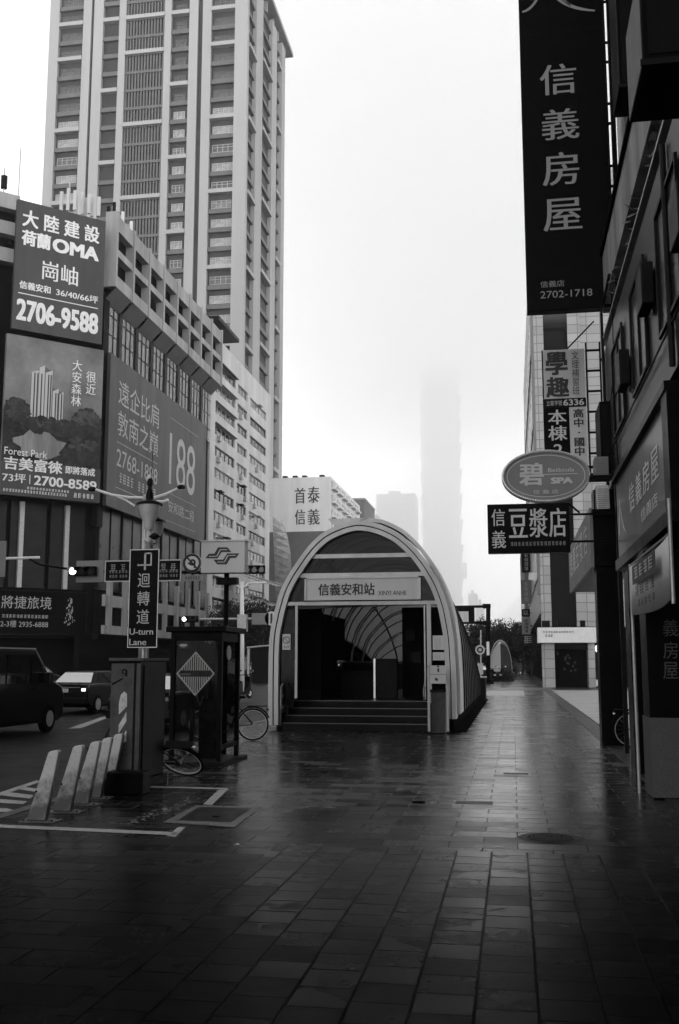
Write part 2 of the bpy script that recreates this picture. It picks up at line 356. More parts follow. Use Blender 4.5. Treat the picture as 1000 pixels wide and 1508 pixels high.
def window_mesh(wd, ht, light, cols=4):
    m = MB(); m.mi = 0; t = .09
    m.box(0, wd, 0, .12, 0, t); m.box(0, wd, 0, .12, ht - t, ht)
    for i in range(cols + 1): m.box(i * (wd - t) / cols, i * (wd - t) / cols + t, .0, .12, t, ht - t)
    m.box(0, wd, .0, .1, ht * .62, ht * .62 + .07)
    m.mi = 1; m.quad((0, .09, 0), (wd, .09, 0), (wd, .09, ht), (0, .09, ht))
    return m
nf = int(TOPZ / FH) + 1
winprotos = {}
nwin = 0; nsp = 0; stuffw = MB(); stuffs = MB(); stuffb = MB()
def place_window(key, wd, ht, x, y, z, rz, mats, cols):
    global nwin
    if nwin < 100:
        if key not in winprotos:
            winprotos[key] = window_mesh(wd, ht, 1, cols).build('window', mats, tw, (x, y, z), rz)
        else:
            o = part_copy(winprotos[key], (x, y, z), tw); o.rotation_euler.z = rz
        nwin += 1
    else:
        m = window_mesh(wd, ht, 1, cols); c, s_ = math.cos(rz), math.sin(rz)
        b0 = len(stuffw.v); stuffw.v += [(x + vx * c - vy * s_, y + vx * s_ + vy * c, z + vz) for vx, vy, vz in m.v]
        stuffw.f += [[b0 + i for i in f] for f in m.f]; stuffw.m += m.m
for k in range(nf, 2, -1):
    zf = ZE + FH * (k - int(ZE / FH) - 1)
    if zf > TOPZ - 2 or zf < 34: continue
    kk = (k - int(ZE / FH) - 1)
    for a, b_, off, kind in front_bays:
        x0, x1 = tx(a) + .002, tx(b_) - .002
        beam = (kk - off) % 4 == 0 or (off == 0 and kk == 6)
        if beam: box('beam', M['tower'], tw, x0, x1, -.25, 1.1, zf - .55, zf + .35)
        elif kind != 'louver':
            (stuffs if nsp > 70 else None)
            if nsp <= 70: box('spandrel', M['tower_dark'], tw, x0, x1, .25, 1.1, zf - .75, zf + .25); nsp += 1
            else: stuffs.box(x0, x1, .25, 1.1, zf - .75, zf + .25)
        if kind == 'louver':
            stuffb.box(x0, x1, .3, .95, zf - .75, zf - .1)
            for i in range(13): stuffb.box(x0 + (x1 - x0) * (i + .25) / 13, x0 + (x1 - x0) * (i + .75) / 13, .45, .8, zf - .1, zf + FH - .75)
        elif kind != 'dark':
            lit = zf < ZE + 1
            wd = (x1 - x0) * (.82 if kind == 'win' else .62)
            vr = random.Random(int(k * 31 + x0 * 7)).choice((0, 0, 1, 2)) if lit else 3
            place_window((kind, vr), wd, 1.75, x0 + (x1 - x0 - wd) * .5, .78, zf + .55, 0, [M['frame_light' if lit else 'tower_dark'], (M['pane_light'], M['glass_grey'], M['pane_dim'], M['glass_grey'])[vr]], 4 if kind == 'win' else 3)
    for (ya, yb, off) in ((sideY[0], sideY[1], 0), (sideY[2], sideY[3], 1), (sideY[4], sideY[5], 3)):
        if ya == sideY[0]: ya = 1.3
        if (kk - off) % 4 == 0: box('beam', M['tower'], tw, -1.1, .3, ya, yb, zf - .55, zf + .35)
        else: stuffs.box(-1.1, -.3, ya, yb, zf - .7, zf + .1)
        stuffb.box(-.85, -.75, ya, yb, zf + .4, zf + 1.1)
tag(stuffs.build('spandrel_band', M['tower_dark'], tw), kind='stuff')
tag(stuffb.build('louver', M['tower_dark'], tw), kind='stuff')
if stuffw.v: tag(stuffw.build('window_rest', [M['frame_light'], M['pane_light']], tw), kind='stuff')
box('slot_recess', M['tower_recess'], tw, tx(128), tx(132), .6, 1., 0, TOPZ); box('slot_recess', M['tower_recess'], tw, tx(288), tx(295), .6, 1., 0, TOPZ)
for y_ in (5, 12, 19, 26, 31): box('roof_post', M['tower'], tw, -1.4, -.5, y_, y_ + .8, TOPZ - .2, TOPZ + 2.6)
box('roof_slab', M['tower'], tw, W0 - 2, rs.x - TX, -2.2, D + 7, TOPZ + 2.4, TOPZ + 3.5)
box('penthouse', M['tower_recess'], tw, W0 + 5, -5, 5, D - 4, TOPZ - .2, TOPZ + 2.4)

# ---------------- department block with the billboards
BX = -38.
cC = aX(155, 400, BX); CY = cC.y
P1 = Plane((BX, CY), (0, 1))                              # facade along the street
du = ray(2700, 975); du.z = 0; P2 = Plane((BX, CY), (du.x, du.y))   # the canted corner facade
roofz = P1.uv(200, 372)[1] + .2
uEnd = P1.uv(309, 500)[0]
dept = thing('department_block', 'dark office block with precast balcony frames on top and huge billboards on its corner', 'building', (BX, CY, 0), P1.rz)
# body: main box + canted wing
wing = Vector((-P2.u.x * 60, -P2.u.y * 60, 0))
Wd = lambda p: ((Vector((p.x, p.y, 0)) - P1.o).dot(P1.u), -(Vector((p.x, p.y, 0)) - P1.o).dot(P1.n))
P0 = Vector((BX, CY, 0))
c0 = P0; c1 = P0 + wing; c2 = c1 + Vector((-40, 10, 0)); c3 = P0 + Vector((-60, uEnd, 0)); c4 = P0 + Vector((0, uEnd, 0))
foot = [Wd(p) for p in (c0, c1, c2, c3, c4)]
mb = MB(); nn = 5
def zc_(z): return z
mb.add([(a, b, z) for z in (0, roofz - .3) for a, b in foot], [tuple(range(nn)), tuple(range(nn, 2 * nn))[::-1]] + [(i, nn + i, nn + (i + 1) % nn, (i + 1) % nn) for i in range(nn)])
mb.build('wall', M['darkwall'], dept)
def z_at(pl, x, y): return pl.uv(x, y)[1]
zt = z_at(P1, 180, 350); o1a, o1b = z_at(P1, 180, 372), z_at(P1, 180, 398); o2a, o2b = z_at(P1, 180, 408), z_at(P1, 180, 436); zp = z_at(P1, 180, 453); zs = z_at(P1, 180, 463)
xs = [P1.uv(x, y)[0] for x, y in ((174, 400), (199, 420), (221, 440), (242, 455), (261, 470), (278, 480), (293, 495), (309, 505))]
bay = (xs[-1] - xs[0]) / 7; xs = [xs[0] + bay * i for i in range(-1, 8)]
for za, zb in ((zt, o1a), (o1b, o2a), (o2b, zp)):
    box('precast_band', M['concrete'], dept, xs[0], xs[-1], -1.6, -.75, zb, za)
for i, x in enumerate(xs): box('precast_fin', M['concrete'], dept, x - .2, x + .2, -1.72, -.5, zp - .1, zt + .25)
for a, b_ in zip(xs, xs[1:]):
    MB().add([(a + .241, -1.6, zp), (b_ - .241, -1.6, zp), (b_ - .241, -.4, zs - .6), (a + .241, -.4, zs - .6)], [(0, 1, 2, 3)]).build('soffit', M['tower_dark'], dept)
    box('window', M['glass_flat'], dept, a + .4, b_ - .4, -.36, -.25, z_at(P1, 232, 600), zs - .65); o = MB()
    for i in range(1, 3): o.box(a + .4 + (bay - .8) * i / 3 - .05, a + .4 + (bay - .8) * i / 3 + .05, -.42, -.361, z_at(P1, 232, 600), zs - .65)
    z = zs - 1.5
    while z > z_at(P1, 232, 600): o.box(a + .4, b_ - .4, -.40, -.362, z, z + .08); z -= 1.9
    o.build('window_frame', M['dark'], dept)
    for za, zb in ((o1a, o1b), (o2a, o2b)): box('balcony_window', M['interior'], dept, a + .241, b_ - .241, -.85, -.76, zb, za)
for x in xs[1:-1]: box('dark_pier', M['pier'], dept, x - .4, x + .4, -.5, -.02, z_at(P1, 232, 640), zs - .2)
box('dark_panel', M['darkwall'], dept, 0, xs[0], -.6, -.02, 14, zs)  # dark wall panel at the corner end, below the precast frames
# lower curtain wall and arcade bands
zl1, zl0 = z_at(P1, 200, 778), z_at(P1, 200, 885)
for i in range(12):
    a = uEnd * i / 12
    box('curtain_window', M['dim_glass'], dept, a + .2, a + uEnd / 12 - .25, -.2, -.03, zl0 + .5, z_at(P1, 155, 760) + 1)
    if i % 2 == 0: box('mullion', M['dark'], dept, a - .12, a + .12, -.35, -.01, zl0 + .5, z_at(P1, 155, 760) + 1)
zA, zB, zC, zD = z_at(P1, 135, 876), z_at(P1, 135, 893), z_at(P1, 135, 921), z_at(P1, 135, 934)
box('arcade_band', M['concrete'], dept, -1, uEnd, -1.5, -1.2, zB, zA); box('arcade_band', M['concrete'], dept, -1, uEnd, -1.5, -1.2, zD, zC)
for i in range(9): box('arcade_pier', M['concrete'], dept, uEnd * i / 9 - .3, uEnd * i / 9 + .3, -1.7, -1.3, zD, zA + 2.2)
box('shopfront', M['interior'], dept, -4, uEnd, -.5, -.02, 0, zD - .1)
# canted facade
wg = P2.rz - P1.rz
def canted(name, m, u0, u1, z0, z1, d0, d1):
    o = box(name, m, dept, u0, u1, -d1, -d0, z0, z1); o.rotation_euler.z = wg; return o
zz = z_at(P2, 5, 300)
for za, zb in ((z_at(P2, 8, 292), z_at(P2, 8, 314)), (z_at(P2, 8, 333), z_at(P2, 8, 352)), (z_at(P2, 8, 372), z_at(P2, 8, 392))):
    canted('precast_band', M['concrete'], -45, P2.uv(19, 400)[0], zb, za, .2, 1.2)
for x in (28, 95): 
    u_ = P2.uv(x, 800)[0]; canted('mullion', M['galv'], u_ - .2, u_ + .2, z_at(P2, 90, 868), z_at(P2, 90, 745), .2, .6)
for i in range(7):
    u0 = -26 + i * 3.6; canted('curtain_window', M['dim_glass'], u0, u0 + 3.2, z_at(P2, 90, 868), z_at(P2, 90, 745), .05, .18)
canted('band', M['dark'], -40, 0, z_at(P2, 60, 940), z_at(P2, 60, 932), .2, 1.4)
canted('shopfront', M['interior'], -45, -.2, 0, z_at(P2, 60, 942), .02, .4)

def sign_on(pl, name, label, cat, x0, y0, x1, y1, off, thick, face, zref=None, group=None, frame=None):
    """a board on plane pl; x0,y0 lower-left and x1,y1 upper-right corner; returns root and a text placer"""
    pl = Plane(pl.o + pl.n * (off + thick), pl.u)
    (u0, z0), (u1, z1) = pl.uv(x0, y0), pl.uv(x1, y1)
    r = thing(name, label, cat, pl.o + pl.u * u0 - pl.n * thick + Vector((0, 0, z0)), pl.rz, group)
    wd, ht = u1 - u0, z1 - z0
    box('panel', face, r, 0, wd, -thick, 0, 0, ht, bevel=min(.01, thick / 4))
    if frame:
        t = frame[1]; fm = MB().box(-t, 0, -thick - .03, .02, -t, ht + t).box(wd, wd + t, -thick - .03, .02, -t, ht + t).box(0, wd, -thick - .03, .02, -t, 0).box(0, wd, -thick - .03, .02, ht, ht + t)
        fm.build('frame', frame[0], r)
    return r, wd, ht, thick
# OMA board
r, wd, ht, th = sign_on(P2, 'billboard', 'grey billboard reading OMA and 2706-9588, uppermost on the corner of the dark block', 'billboard', 17, 483, 156, 326, 2.6, .4, M['board'], group='advertising boards on the dark block')
def frac(mb_, t, fx0, fx1, fz0, fz1, **k): mb_.text(t, fx0 * wd, fx1 * wd, fz0 * ht, fz1 * ht, y=-th - .03, **k)
zt_l = z_at(P2, 20, 292)
m = MB(); frac(m, '大 陸 建 設', .06, .93, .80, .935, bold=.03); frac(m, '荷蘭', .06, .38, .655, .775, bold=.045); frac(m, 'OMA', .40, .93, .655, .765, bold=.05)
frac(m, '崗岫', .30, .70, .42, .57, bold=.01); frac(m, '信義安和', .06, .40, .315, .375, bold=.03); frac(m, '36/40/66坪', .46, .94, .315, .375, bold=.02); frac(m, '2706-9588', .04, .95, .07, .235, bold=.045)
m.quad((.05 * wd, -th - .03, .275 * ht), (.94 * wd, -th - .03, .275 * ht), (.94 * wd, -th - .03, .282 * ht), (.05 * wd, -th - .03, .282 * ht))
m.build('lettering', M['letter'], r)
oma_top = r.location.z + ht
# Forest board
sky_m = mat('printed cloudy sky', .15, .6, var=.6, scale=.22)
r, wd, ht, th = sign_on(P2, 'billboard', 'billboard picturing a tower above trees and a pond, reading 2700-8589, below the OMA board', 'billboard', -1, 728, 153, 516, 2.2, .4, sky_m, group='advertising boards on the dark block')
y_ = -th - .02
m = MB()
for (a, b_, zb, zt_) in ((.26, .33, .47, .80), (.335, .39, .47, .835), (.40, .47, .47, .81), (.48, .54, .47, .70), (.55, .59, .47, .685)): m.quad((a * wd, y_ - .01, zb * ht), (b_ * wd, y_ - .01, zb * ht), (b_ * wd, y_ - .01, zt_ * ht), (a * wd, y_ - .01, (zt_ - .02) * ht))
MB().quad((.255 * wd, y_ - .005, .46 * ht), (.475 * wd, y_ - .005, .46 * ht), (.475 * wd, y_ - .005, .80 * ht), (.40 * wd, y_ - .005, .825 * ht), (.34 * wd, y_ - .005, .815 * ht), (.255 * wd, y_ - .005, .77 * ht)).quad((.475 * wd, y_ - .005, .46 * ht), (.595 * wd, y_ - .005, .46 * ht), (.595 * wd, y_ - .005, .665 * ht), (.54 * wd, y_ - .005, .69 * ht), (.475 * wd, y_ - .005, .70 * ht)).build('printed_tower_face', mat('printed shaded stone', .09, .6), r)
m.build('printed_tower', mat('printed pale stone', .45, .6), r)
m = MB()
for a in (.285, .315, .355, .425, .45, .505, .53, .565): m.quad((a * wd, y_ - .02, .48 * ht), ((a + .013) * wd, y_ - .02, .48 * ht), ((a + .013) * wd, y_ - .02, (.78 if a < .47 else .67) * ht), (a * wd, y_ - .02, (.78 if a < .47 else .67) * ht))
m.build('printed_tower_bays', mat('printed dark stone', .03, .6), r)
rr = random.Random(3)
def blobs(name, mt, spots, yy, seed):
    q = random.Random(seed); m = MB(); k = 0
    for (cx, cz, rx, rz_, n_) in spots:
        for _ in range(n_):
            a_, f = q.uniform(0, 2 * PI), math.sqrt(q.random()); x = (cx + rx * f * math.cos(a_)) * wd; z = (cz + rz_ * f * math.sin(a_)) * ht; r_ = q.uniform(.012, .035) * wd
            x = min(max(x, r_ + .02), wd - r_ - .02); k += 1
            m.quad(*[(x + r_ * (1 + .18 * q.random()) * math.cos(t * PI / 5.5), yy - k * .0002, z + r_ * .8 * math.sin(t * PI / 5.5)) for t in range(11)])
    m.build(name, mt, r)
tree_print = mat('printed trees', .028, .6, var=.6, scale=1.4, spec=.2); tree_print2 = mat('printed lit trees', .055, .6, var=.6, scale=1.1, spec=.2)
box('printed_bank', tree_print, r, .01, wd - .01, y_ - .03, y_ - .021, .20 * ht, .44 * ht)
blobs('printed_trees', tree_print, ((.12, .50, .14, .10, 170), (.85, .49, .16, .10, 190), (.5, .45, .5, .05, 260)), y_ - .04, 3)
blobs('printed_lit_trees', tree_print2, ((.13, .53, .10, .06, 40), (.84, .52, .12, .06, 50), (.45, .46, .4, .025, 60), (.8, .36, .18, .04, 30)), y_ - .11, 4)
MB().quad(*[((.36 + (.24 + .05 * math.sin(t * 1.7)) * math.cos(t * PI / 9)) * wd, y_ - .16, (.325 + (.085 + .02 * math.sin(t * 2.3)) * math.sin(t * PI / 9)) * ht) for t in range(18)]).build('printed_pond', mat('printed pond', .17, .5, var=.5, scale=1.2, streak=True), r)
box('caption_strip', M['board2'], r, .002, wd - .002, y_ - .2, y_ - .18, .01, .215 * ht)
m = MB(); 
def frac(mb_, t, fx0, fx1, fz0, fz1, **k): mb_.text(t, fx0 * wd, fx1 * wd, fz0 * ht, fz1 * ht, y=-th - .26, **k)
frac(m, '大\n安\n森\n林', .66, .765, .60, .90, bold=.01); frac(m, '很\n近', .81, .915, .69, .84, bold=.01)
frac(m, 'Forest Park', .02, .44, .245, .29, bold=0.); frac(m, '吉美富徠', .02, .60, .155, .235, bold=.03); frac(m, '即將落成', .63, .94, .165, .215, bold=.03)
frac(m, '73坪', .01, .24, .078, .135, bold=.02); frac(m, '|', .275, .283, .078, .135); frac(m, '2700-8589', .32, .96, .075, .135, bold=.03)
m.glyphs(.02 * wd, .66 * wd, .02 * ht, .038 * ht, 22, -th - .26); m.glyphs(.25 * wd, .68 * wd, .045 * ht, .06 * ht, 14, -th - .26); m.glyphs(.72 * wd, .94 * wd, .02 * ht, .05 * ht, 5, -th - .26)
m.build('lettering', M['letter'], r)
# 188 board
r, wd, ht, th = sign_on(P1, 'billboard', 'long grey billboard with a big 188, along the street side of the dark block', 'billboard', 156, 744, 304, 627, .8, .35, M['board'], group='advertising boards on the dark block')
def frac(mb_, t, fx0, fx1, fz0, fz1, **k): mb_.text(t, fx0 * wd, fx1 * wd, fz0 * ht, fz1 * ht, y=-th - .03, **k)
m = MB(); frac(m, '遠企比肩', .07, .44, .70, .87, bold=.0); frac(m, '敦南之巔', .07, .44, .49, .66, bold=.0); frac(m, '2768-1888', .07, .44, .285, .40, bold=0.)
m.glyphs(.09 * wd, .22 * wd, .18 * ht, .25 * ht, 4, -th - .03); m.glyphs(.25 * wd, .43 * wd, .18 * ht, .25 * ht, 5, -th - .03)
for z in (.44, .14): m.quad((.07 * wd, -th - .03, z * ht), (.44 * wd, -th - .03, z * ht), (.44 * wd, -th - .03, (z + .004) * ht), (.07 * wd, -th - .03, (z + .004) * ht))
m.build('lettering', M['letter_mid'], r)
m = MB(); frac(m, '188', .56, .86, .34, .74, bold=-.008, res=8)
for z in (.79, .90): pass
m.quad((.56 * wd, -th - .03, .85 * ht), (.90 * wd, -th - .03, .85 * ht), (.90 * wd, -th - .03, .853 * ht), (.56 * wd, -th - .03, .853 * ht)); m.quad((.54 * wd, -th - .03, .27 * ht), (.88 * wd, -th - .03, .27 * ht), (.88 * wd, -th - .03, .273 * ht), (.54 * wd, -th - .03, .273 * ht))
m.quad((.54 * wd, -th - .03, .06 * ht), (.88 * wd, -th - .03, .06 * ht), (.88 * wd, -th - .03, .063 * ht), (.54 * wd, -th - .03, .063 * ht))
frac(m, '安和路二段', .56, .86, .13, .22, bold=0.)
m.build('numerals', M['letter_mid'], r)
# hotel banner over the arcade of the canted facade
r, wd, ht, th = sign_on(P2, 'billboard', 'black banner with a white tree figure reading 2935-6888, over the ground floor arcade', 'banner', -8, 932, 128, 874, 1.8, .3, M['black'], frame=(M['dark'], .12))
def frac(mb_, t, fx0, fx1, fz0, fz1, **k): mb_.text(t, fx0 * wd, fx1 * wd, fz0 * ht, fz1 * ht, y=-th - .05, **k)
m = MB(); frac(m, '將捷旅境', .055, .60, .58, .88, bold=0.); frac(m, '2-3樓 2935-6888', .055, .57, .14, .30, bold=0.); m.glyphs(.06 * wd, .57 * wd, .36 * ht, .44 * ht, 13, -th - .05)
for i in range(60):
    f = i / 60; ww = .012 + .05 * (1 - f) * abs(math.sin(f * 8)) + .01
    a = .80 + rr.uniform(-ww, ww); z = .2 + .65 * f; q = .008
    m.quad((a * wd, -th - .05, z * ht), ((a + q) * wd, -th - .05, z * ht), ((a + q) * wd, -th - .05, (z + .035) * ht), (a * wd, -th - .05, (z + .035) * ht))
m.build('lettering', M['letter_mid'], r)
# rooftop aerials
rr = random.Random(5)
for i, (x, y, hh) in enumerate(((14, 292, 2.6), (36, 300, 5.0), (112, 304, 3.0), (133, 312, 2.6), (148, 300, 2.0))):
    u_, _ = P2.uv(x, y); p = P2.o + P2.u * u_ - P2.n * 2; t = thing('rooftop_aerial', ['short aerial drum at the far left of the roof edge', 'tall thin mast near the left end of the roof edge', 'panel aerials behind the OMA board, left cluster', 'panel aerials behind the OMA board, middle cluster', 'small box aerial above the right end of the OMA board'][i], 'aerial', (p.x, p.y, roofz - .4), 0, 'aerials on the roof of the dark block')
    MB().tube((0, 0, 0), (0, 0, hh + 1.2), .06).build('mast', M['galv'], t)
    if i in (0,): MB().tube((0, 0, 1.8), (0, 0, 3), .3, 12).build('drum', M['dark'], t)
    if i > 1:
        for k in range(3): box('panel', M['pale'], t, -.9 + k * .7, -.6 + k * .7, -.2, 0, 1.2, 3.2 + .3 * (k % 2))
for i, x in enumerate((178, 190, 202)):
    u_, z_ = P1.uv(x, 350); p = P1.o + P1.u * u_ - P1.n * 1.; t = thing('rooftop_aerial', ['dark rod aerial behind the first precast frame', 'white panel aerial above the second precast frame', 'leaning white panel aerial above the third precast frame'][i], 'aerial', (p.x, p.y, zt - .2), .3 * i, 'aerials on the roof of the dark block')
    MB().tube((0, 0, 0), (0, 0, 3.5), .07).build('mast', M['galv'], t)
    for k in range(2): box('panel', M['white'] if i else M['dark'], t, -.5 + k * .6, -.2 + k * .6, -.25, -.05, 1.6, 3.4 + .4 * k)

# ---------------- pale residential block
U0, U1 = uEnd + .05, P1.uv(399, 575)[0]
pz = z_at(P1, 312, 488)
res = thing('residential_block', 'pale concrete apartment block with strips of windows, beside the dark block', 'building', (BX, CY + U0, 0), P1.rz)
Wr = U1 - U0
box('wall', M['pale'], res, 0, Wr, .3, 16, 0, pz)
rows = []
za = z_at(P1, 300, 512); hs = (z_at(P1, 300, 512) - z_at(P1, 300, 777)) / 8
def cu(x): return P1.uv(x, 640)[0] - U0
cols = [(cu(314), cu(346)), (cu(349.5), cu(364)), (cu(368), cu(392))]
rr = random.Random(11)
nb = int(za / hs)
skin_ = []
edges = [0] + [e for c in cols for e in c] + [Wr]
for k in range(0, 8): 
    a, b_ = edges[k], edges[k + 1] if k + 1 < len(edges) else None
    if b_ is None: break
    if k % 2 == 0: box('pilaster', M['pale'], res, a, b_, 0 if k else -.25, .3, 0, pz)
for r_ in range(nb):
    ztop = za - r_ * hs
    for ci, (a, b_) in enumerate(cols):
        dz = (0, -.15, -.35)[ci]
        t_, s_ = ztop + dz, ztop + dz - 1.35
        box('spandrel', M['pale'], res, a, b_, .0, .3, s_ - (hs - 1.35) if r_ < nb - 1 else .2, s_)
        m = MB(); m.mi = 0; kcol = 5 if ci != 1 else 3
        m.mi = 1; m.quad((a, .24, s_), (b_, .24, s_), (b_, .24, t_), (a, .24, t_)); m.mi = 0
        for i in range(kcol + 1): x = a + (b_ - a - .1) * i / kcol; m.box(x, x + .1, .16, .239, s_, t_)
        m.box(a, b_, .16, .238, s_, s_ + .1); m.box(a, b_, .16, .238, t_ - .1, t_)
        if ci == 0 and rr.random() < .6: m.box(a, b_, -.5, .1, t_ + .01, t_ + .12)
        m.build('window', [M['frame_light'] if rr.random() < .4 else M['tower_dark'], M[rr.choice(['glass', 'glass_grey', 'pane_light', 'glass_grey'])]], res)
        if rr.random() < .35: 
            x = a + (b_ - a) * rr.uniform(.1, .6); box('awning', M['dark'] if rr.random() < .6 else M['galv'], res, x, x + 1.6, -.7, .0, t_ - .25, t_ - .1)
        if rr.random() < .3:
            x = a + (b_ - a) * rr.uniform(.1, .7); box('air_conditioner', M['galv'], res, x, x + .9, -.45, -.02, s_ - .75, s_ - .1)
for ci, (a, b_) in enumerate(cols): box('wall_top', M['pale'], res, a, b_, 0, .3, za + (0, -.15, -.35)[ci], pz)
ux = cu(398.5)
box('roof_canopy', M['dark'], res, cu(306), cu(338), -1.2, 5, pz + 1.3, pz + 1.8)
box('stair_head', M['pale'], res, cu(308), cu(330), 1, 6, pz - .1, pz + 1.29)

# ---------------- plain slab end of the tower podium beside it (the tiled strip with a downpipe)
ur = P1.uv(402, 700)[0]; ue = P1.uv(412, 700)[0]

# ---------------- white block with four painted characters
WY = aX(487, 800, BX).y; zt_ = aY(480, 702, WY).z
wb = thing('painted_block', 'white block far down the street with four big dark characters painted on its end wall', 'building', (BX, WY, 0))
xl = aY(412, 800, WY).x - BX - 12; wl = aX(530, 800, BX).y - WY
WH = mat('white render', .66, .8, var=.12, scale=.3, streak=True)
box('wall', WH, wb, xl, 0, 0, wl, 0, zt_)
zb_ = aY(450, 783, WY).z
box('lower_banner', M['tower_dark'], wb, xl + 1, -.5, -.4, -.02, 2, zb_)
def wxy(x, y): p = aY(x, y, WY); return p.x - BX, p.z
m = MB()
for t, x0, x1, y0, y1 in (('首', 434, 450, 742, 718), ('泰', 453, 471, 741, 716), ('信', 434, 450, 773, 750), ('義', 453, 471, 773, 749)):
    a, c = wxy(x0, y0), wxy(x1, y1); m.text(t, a[0], c[0], a[1], c[1], y=-.05, bold=.02)
m.build('lettering', M['lettering_dark'], wb)
nfl = int(zt_ / 3.1)
for k in range(nfl):
    for j in range(6):
        y0 = 1 + j * (wl - 2) / 6; z0 = zt_ - 3.1 * (k + 1) + .2
        if k > 5: continue
        m = MB(); m.mi = 1; m.box(.02, .1, y0, y0 + wl / 9, z0 + .8, z0 + 2.2); m.mi = 0; m.box(0, .9, y0 - .2, y0 + wl / 9, z0 + .3, z0 + .75)
        m.build('balcony', [WH, M['glass_grey']], wb)
for x in (415, 430, 444, 470): a = wxy(x, 700)[0]; box('roof_tank', M['dark'], wb, a - .5, a + .5, 3, 4.5, zt_ - .1, zt_ + 1)
# grey block beyond
GY = 290; p = aY(537, 800, GY); g = thing('grey_block', 'small dark grey block seen just beyond the white painted block', 'building', (p.x, GY, 0))
box('wall', mat('grey block wall', .12, .8, var=.2, scale=.3), g, -14, 0, 0, 22, 0, aY(533, 736, GY).z); box('stair_head', M['tower_dark'], g, -6, -2, 4, 9, aY(533, 736, GY).z, aY(533, 730, GY).z)
box('parapet', M['concrete'], g, -14.2, .2, -.2, 22, aY(533, 736, GY).z, aY(533, 736, GY).z + .5)
def far_block(name, label, x0, x1, ytop, Y, dep, v, extra=None):
    a, c = aY(x0, 900, Y), aY(x1, 900, Y); z = aY((x0 + x1) / 2, ytop, Y).z
    t = thing(name, label, 'building', (a.x, Y, 0)); wd = c.x - a.x; wm = mat(name + ' wall', v, .8, var=.15, scale=.1, streak=True)
    box('wall', wm, t, 0, wd, 0, dep, 0, z)
    n_ = max(4, int(z / 9)); gm = M['glass_grey']
    for k in range(n_): box('window_band', gm, t, wd * .06, wd * .94, -.6, -.1, z * (k + .35) / n_, z * (k + .75) / n_)
    box('roof_plant', wm, t, wd * .3, wd * .6, 4, dep * .6, z, z + 4)
    return t
far_block('glass_office', 'pale hazy office slab between the painted block and the supertall tower', 555, 613, 727, 1180, 40, .10)
far_block('terrace_block', 'low pale block just left of the hazy office slab', 538, 556, 758, 700, 25, .2)
far_block('hazy_highrise', 'faint stepped high-rise low on the skyline right of the supertall tower', 690, 703, 874, 1150, 40, .08)
far_block('hazy_midrise', 'faint flat block right beside the stepped high-rise on the skyline', 702, 712, 889, 900, 40, .1)
# ---------------- supertall
SY = 1450; ctr = aY(650.5, 800, SY)
st = thing('supertall_tower', 'very tall tower of stacked flared tiers, its top lost in the cloud', 'skyscraper', (ctr.x, SY, 0), R(9))
stm = mat('curtain wall green', .045, .3, var=.1, scale=.05)
def frus(h0, h1, w0, w1, name, chamf=.2):
    m = MB(); vs = []
    for z, w_ in ((h0, w0), (h1, w1)):
        c = w_ * chamf
        vs += [(x, y, z) for x, y in ((-w_, -w_ + c), (-w_ + c, -w_), (w_ - c, -w_), (w_, -w_ + c), (w_, w_ - c), (w_ - c, w_), (-w_ + c, w_), (-w_, w_ - c))]
    m.add(vs, [tuple(range(8))[::-1], tuple(range(8, 16))] + [(i, (i + 1) % 8, 8 + (i + 1) % 8, 8 + i) for i in range(8)])
    return m.build(name, stm, st)
frus(0, 92, 31, 26.5, 'base')
for k in range(9): frus(92 + 36 * k + .1, 128 + 36 * k, 24.6, 28.6, 'tier')
frus(416.2, 424, 20, 16, 'crown'); frus(424.1, 440, 10, 8, 'crown'); frus(440.1, 508, 2.2, .8, 'spire')
MB().box(26, 40, -34, -10, 0, 58).build('annex', stm, st)
m = MB(); m.box(28.3, 34, -10, 6, 118, 140).build('tier_bracket', stm, st)
# ---------------- hills
hm = mat('hill', .05, .9, var=.4, scale=.01)
vs = []; fs = []; n = 60
for i in range(n + 1):
    x = -700 + 1500 * i / n; f = i / n
    top = 95 + 60 * math.exp(-((x - 60) / 120) ** 2) + 14 * math.sin(x * .021) + 8 * math.sin(x * .057)
    vs += [(x, 2300, -.5), (x, 2400, top * .6), (x, 2550, top), (x, 3200, -.5)]
for i in range(n):
    for k in range(3): fs.append((i * 4 + k, i * 4 + 4 + k, i * 4 + 5 + k, i * 4 + 1 + k))
struct(MB().add(vs, fs).build('hills', hm, smooth=True))
# ---------------- tiled corner building on the right
GY = 68; gx = aY(797, 900, GY).x; gz = aY(850, 250, GY).z
cb = thing('tiled_corner_building', 'pale tiled building across the side lane with a dark central window strip and white fascia', 'building', (gx, GY, 0))
T = M['tilebuild']; GW = 14
def gX(x): return aY(x, 900, GY).x - gx
def gZ(y): return aY(850, y, GY).z
box('wall', T, cb, 0.2, GW, .8, 59, 5.2, gz)
box('corner_pier', T, cb, 0, gX(812), -.2, .8, gZ(925) + .1, gz); box('pier', T, cb, gX(849), gX(868), -.2, .8, gZ(925) + .1, gz); box('pier', T, cb, gX(868), GW, .1, .8, gZ(925) + .1, gz)
box('window_strip', M['glass'], cb, gX(812), gX(849), .1, .7, gZ(925) + .1, gz)
z = gZ(925) + 3
while z < gz: box('transom', M['dark'], cb, gX(812), gX(849), .04, .098, z, z + .12); z += 1.7
for i in range(3): box('fluted_rib', M['tower'], cb, -.15, .0, .3 + i * .55, .55 + i * .55, 6, gz)
for k in range(12):
    for zz_ in range(4): box('side_window', M['glass_grey'], cb, .08, .19, 4 + k * 4.4, 7 + k * 4.4, 8 + zz_ * 6, 11 + zz_ * 6)
fas = box('fascia', mat('white fascia', .7, .5, var=.08), cb, gX(790), gX(886), -1.6, .3, gZ(947), gZ(925))
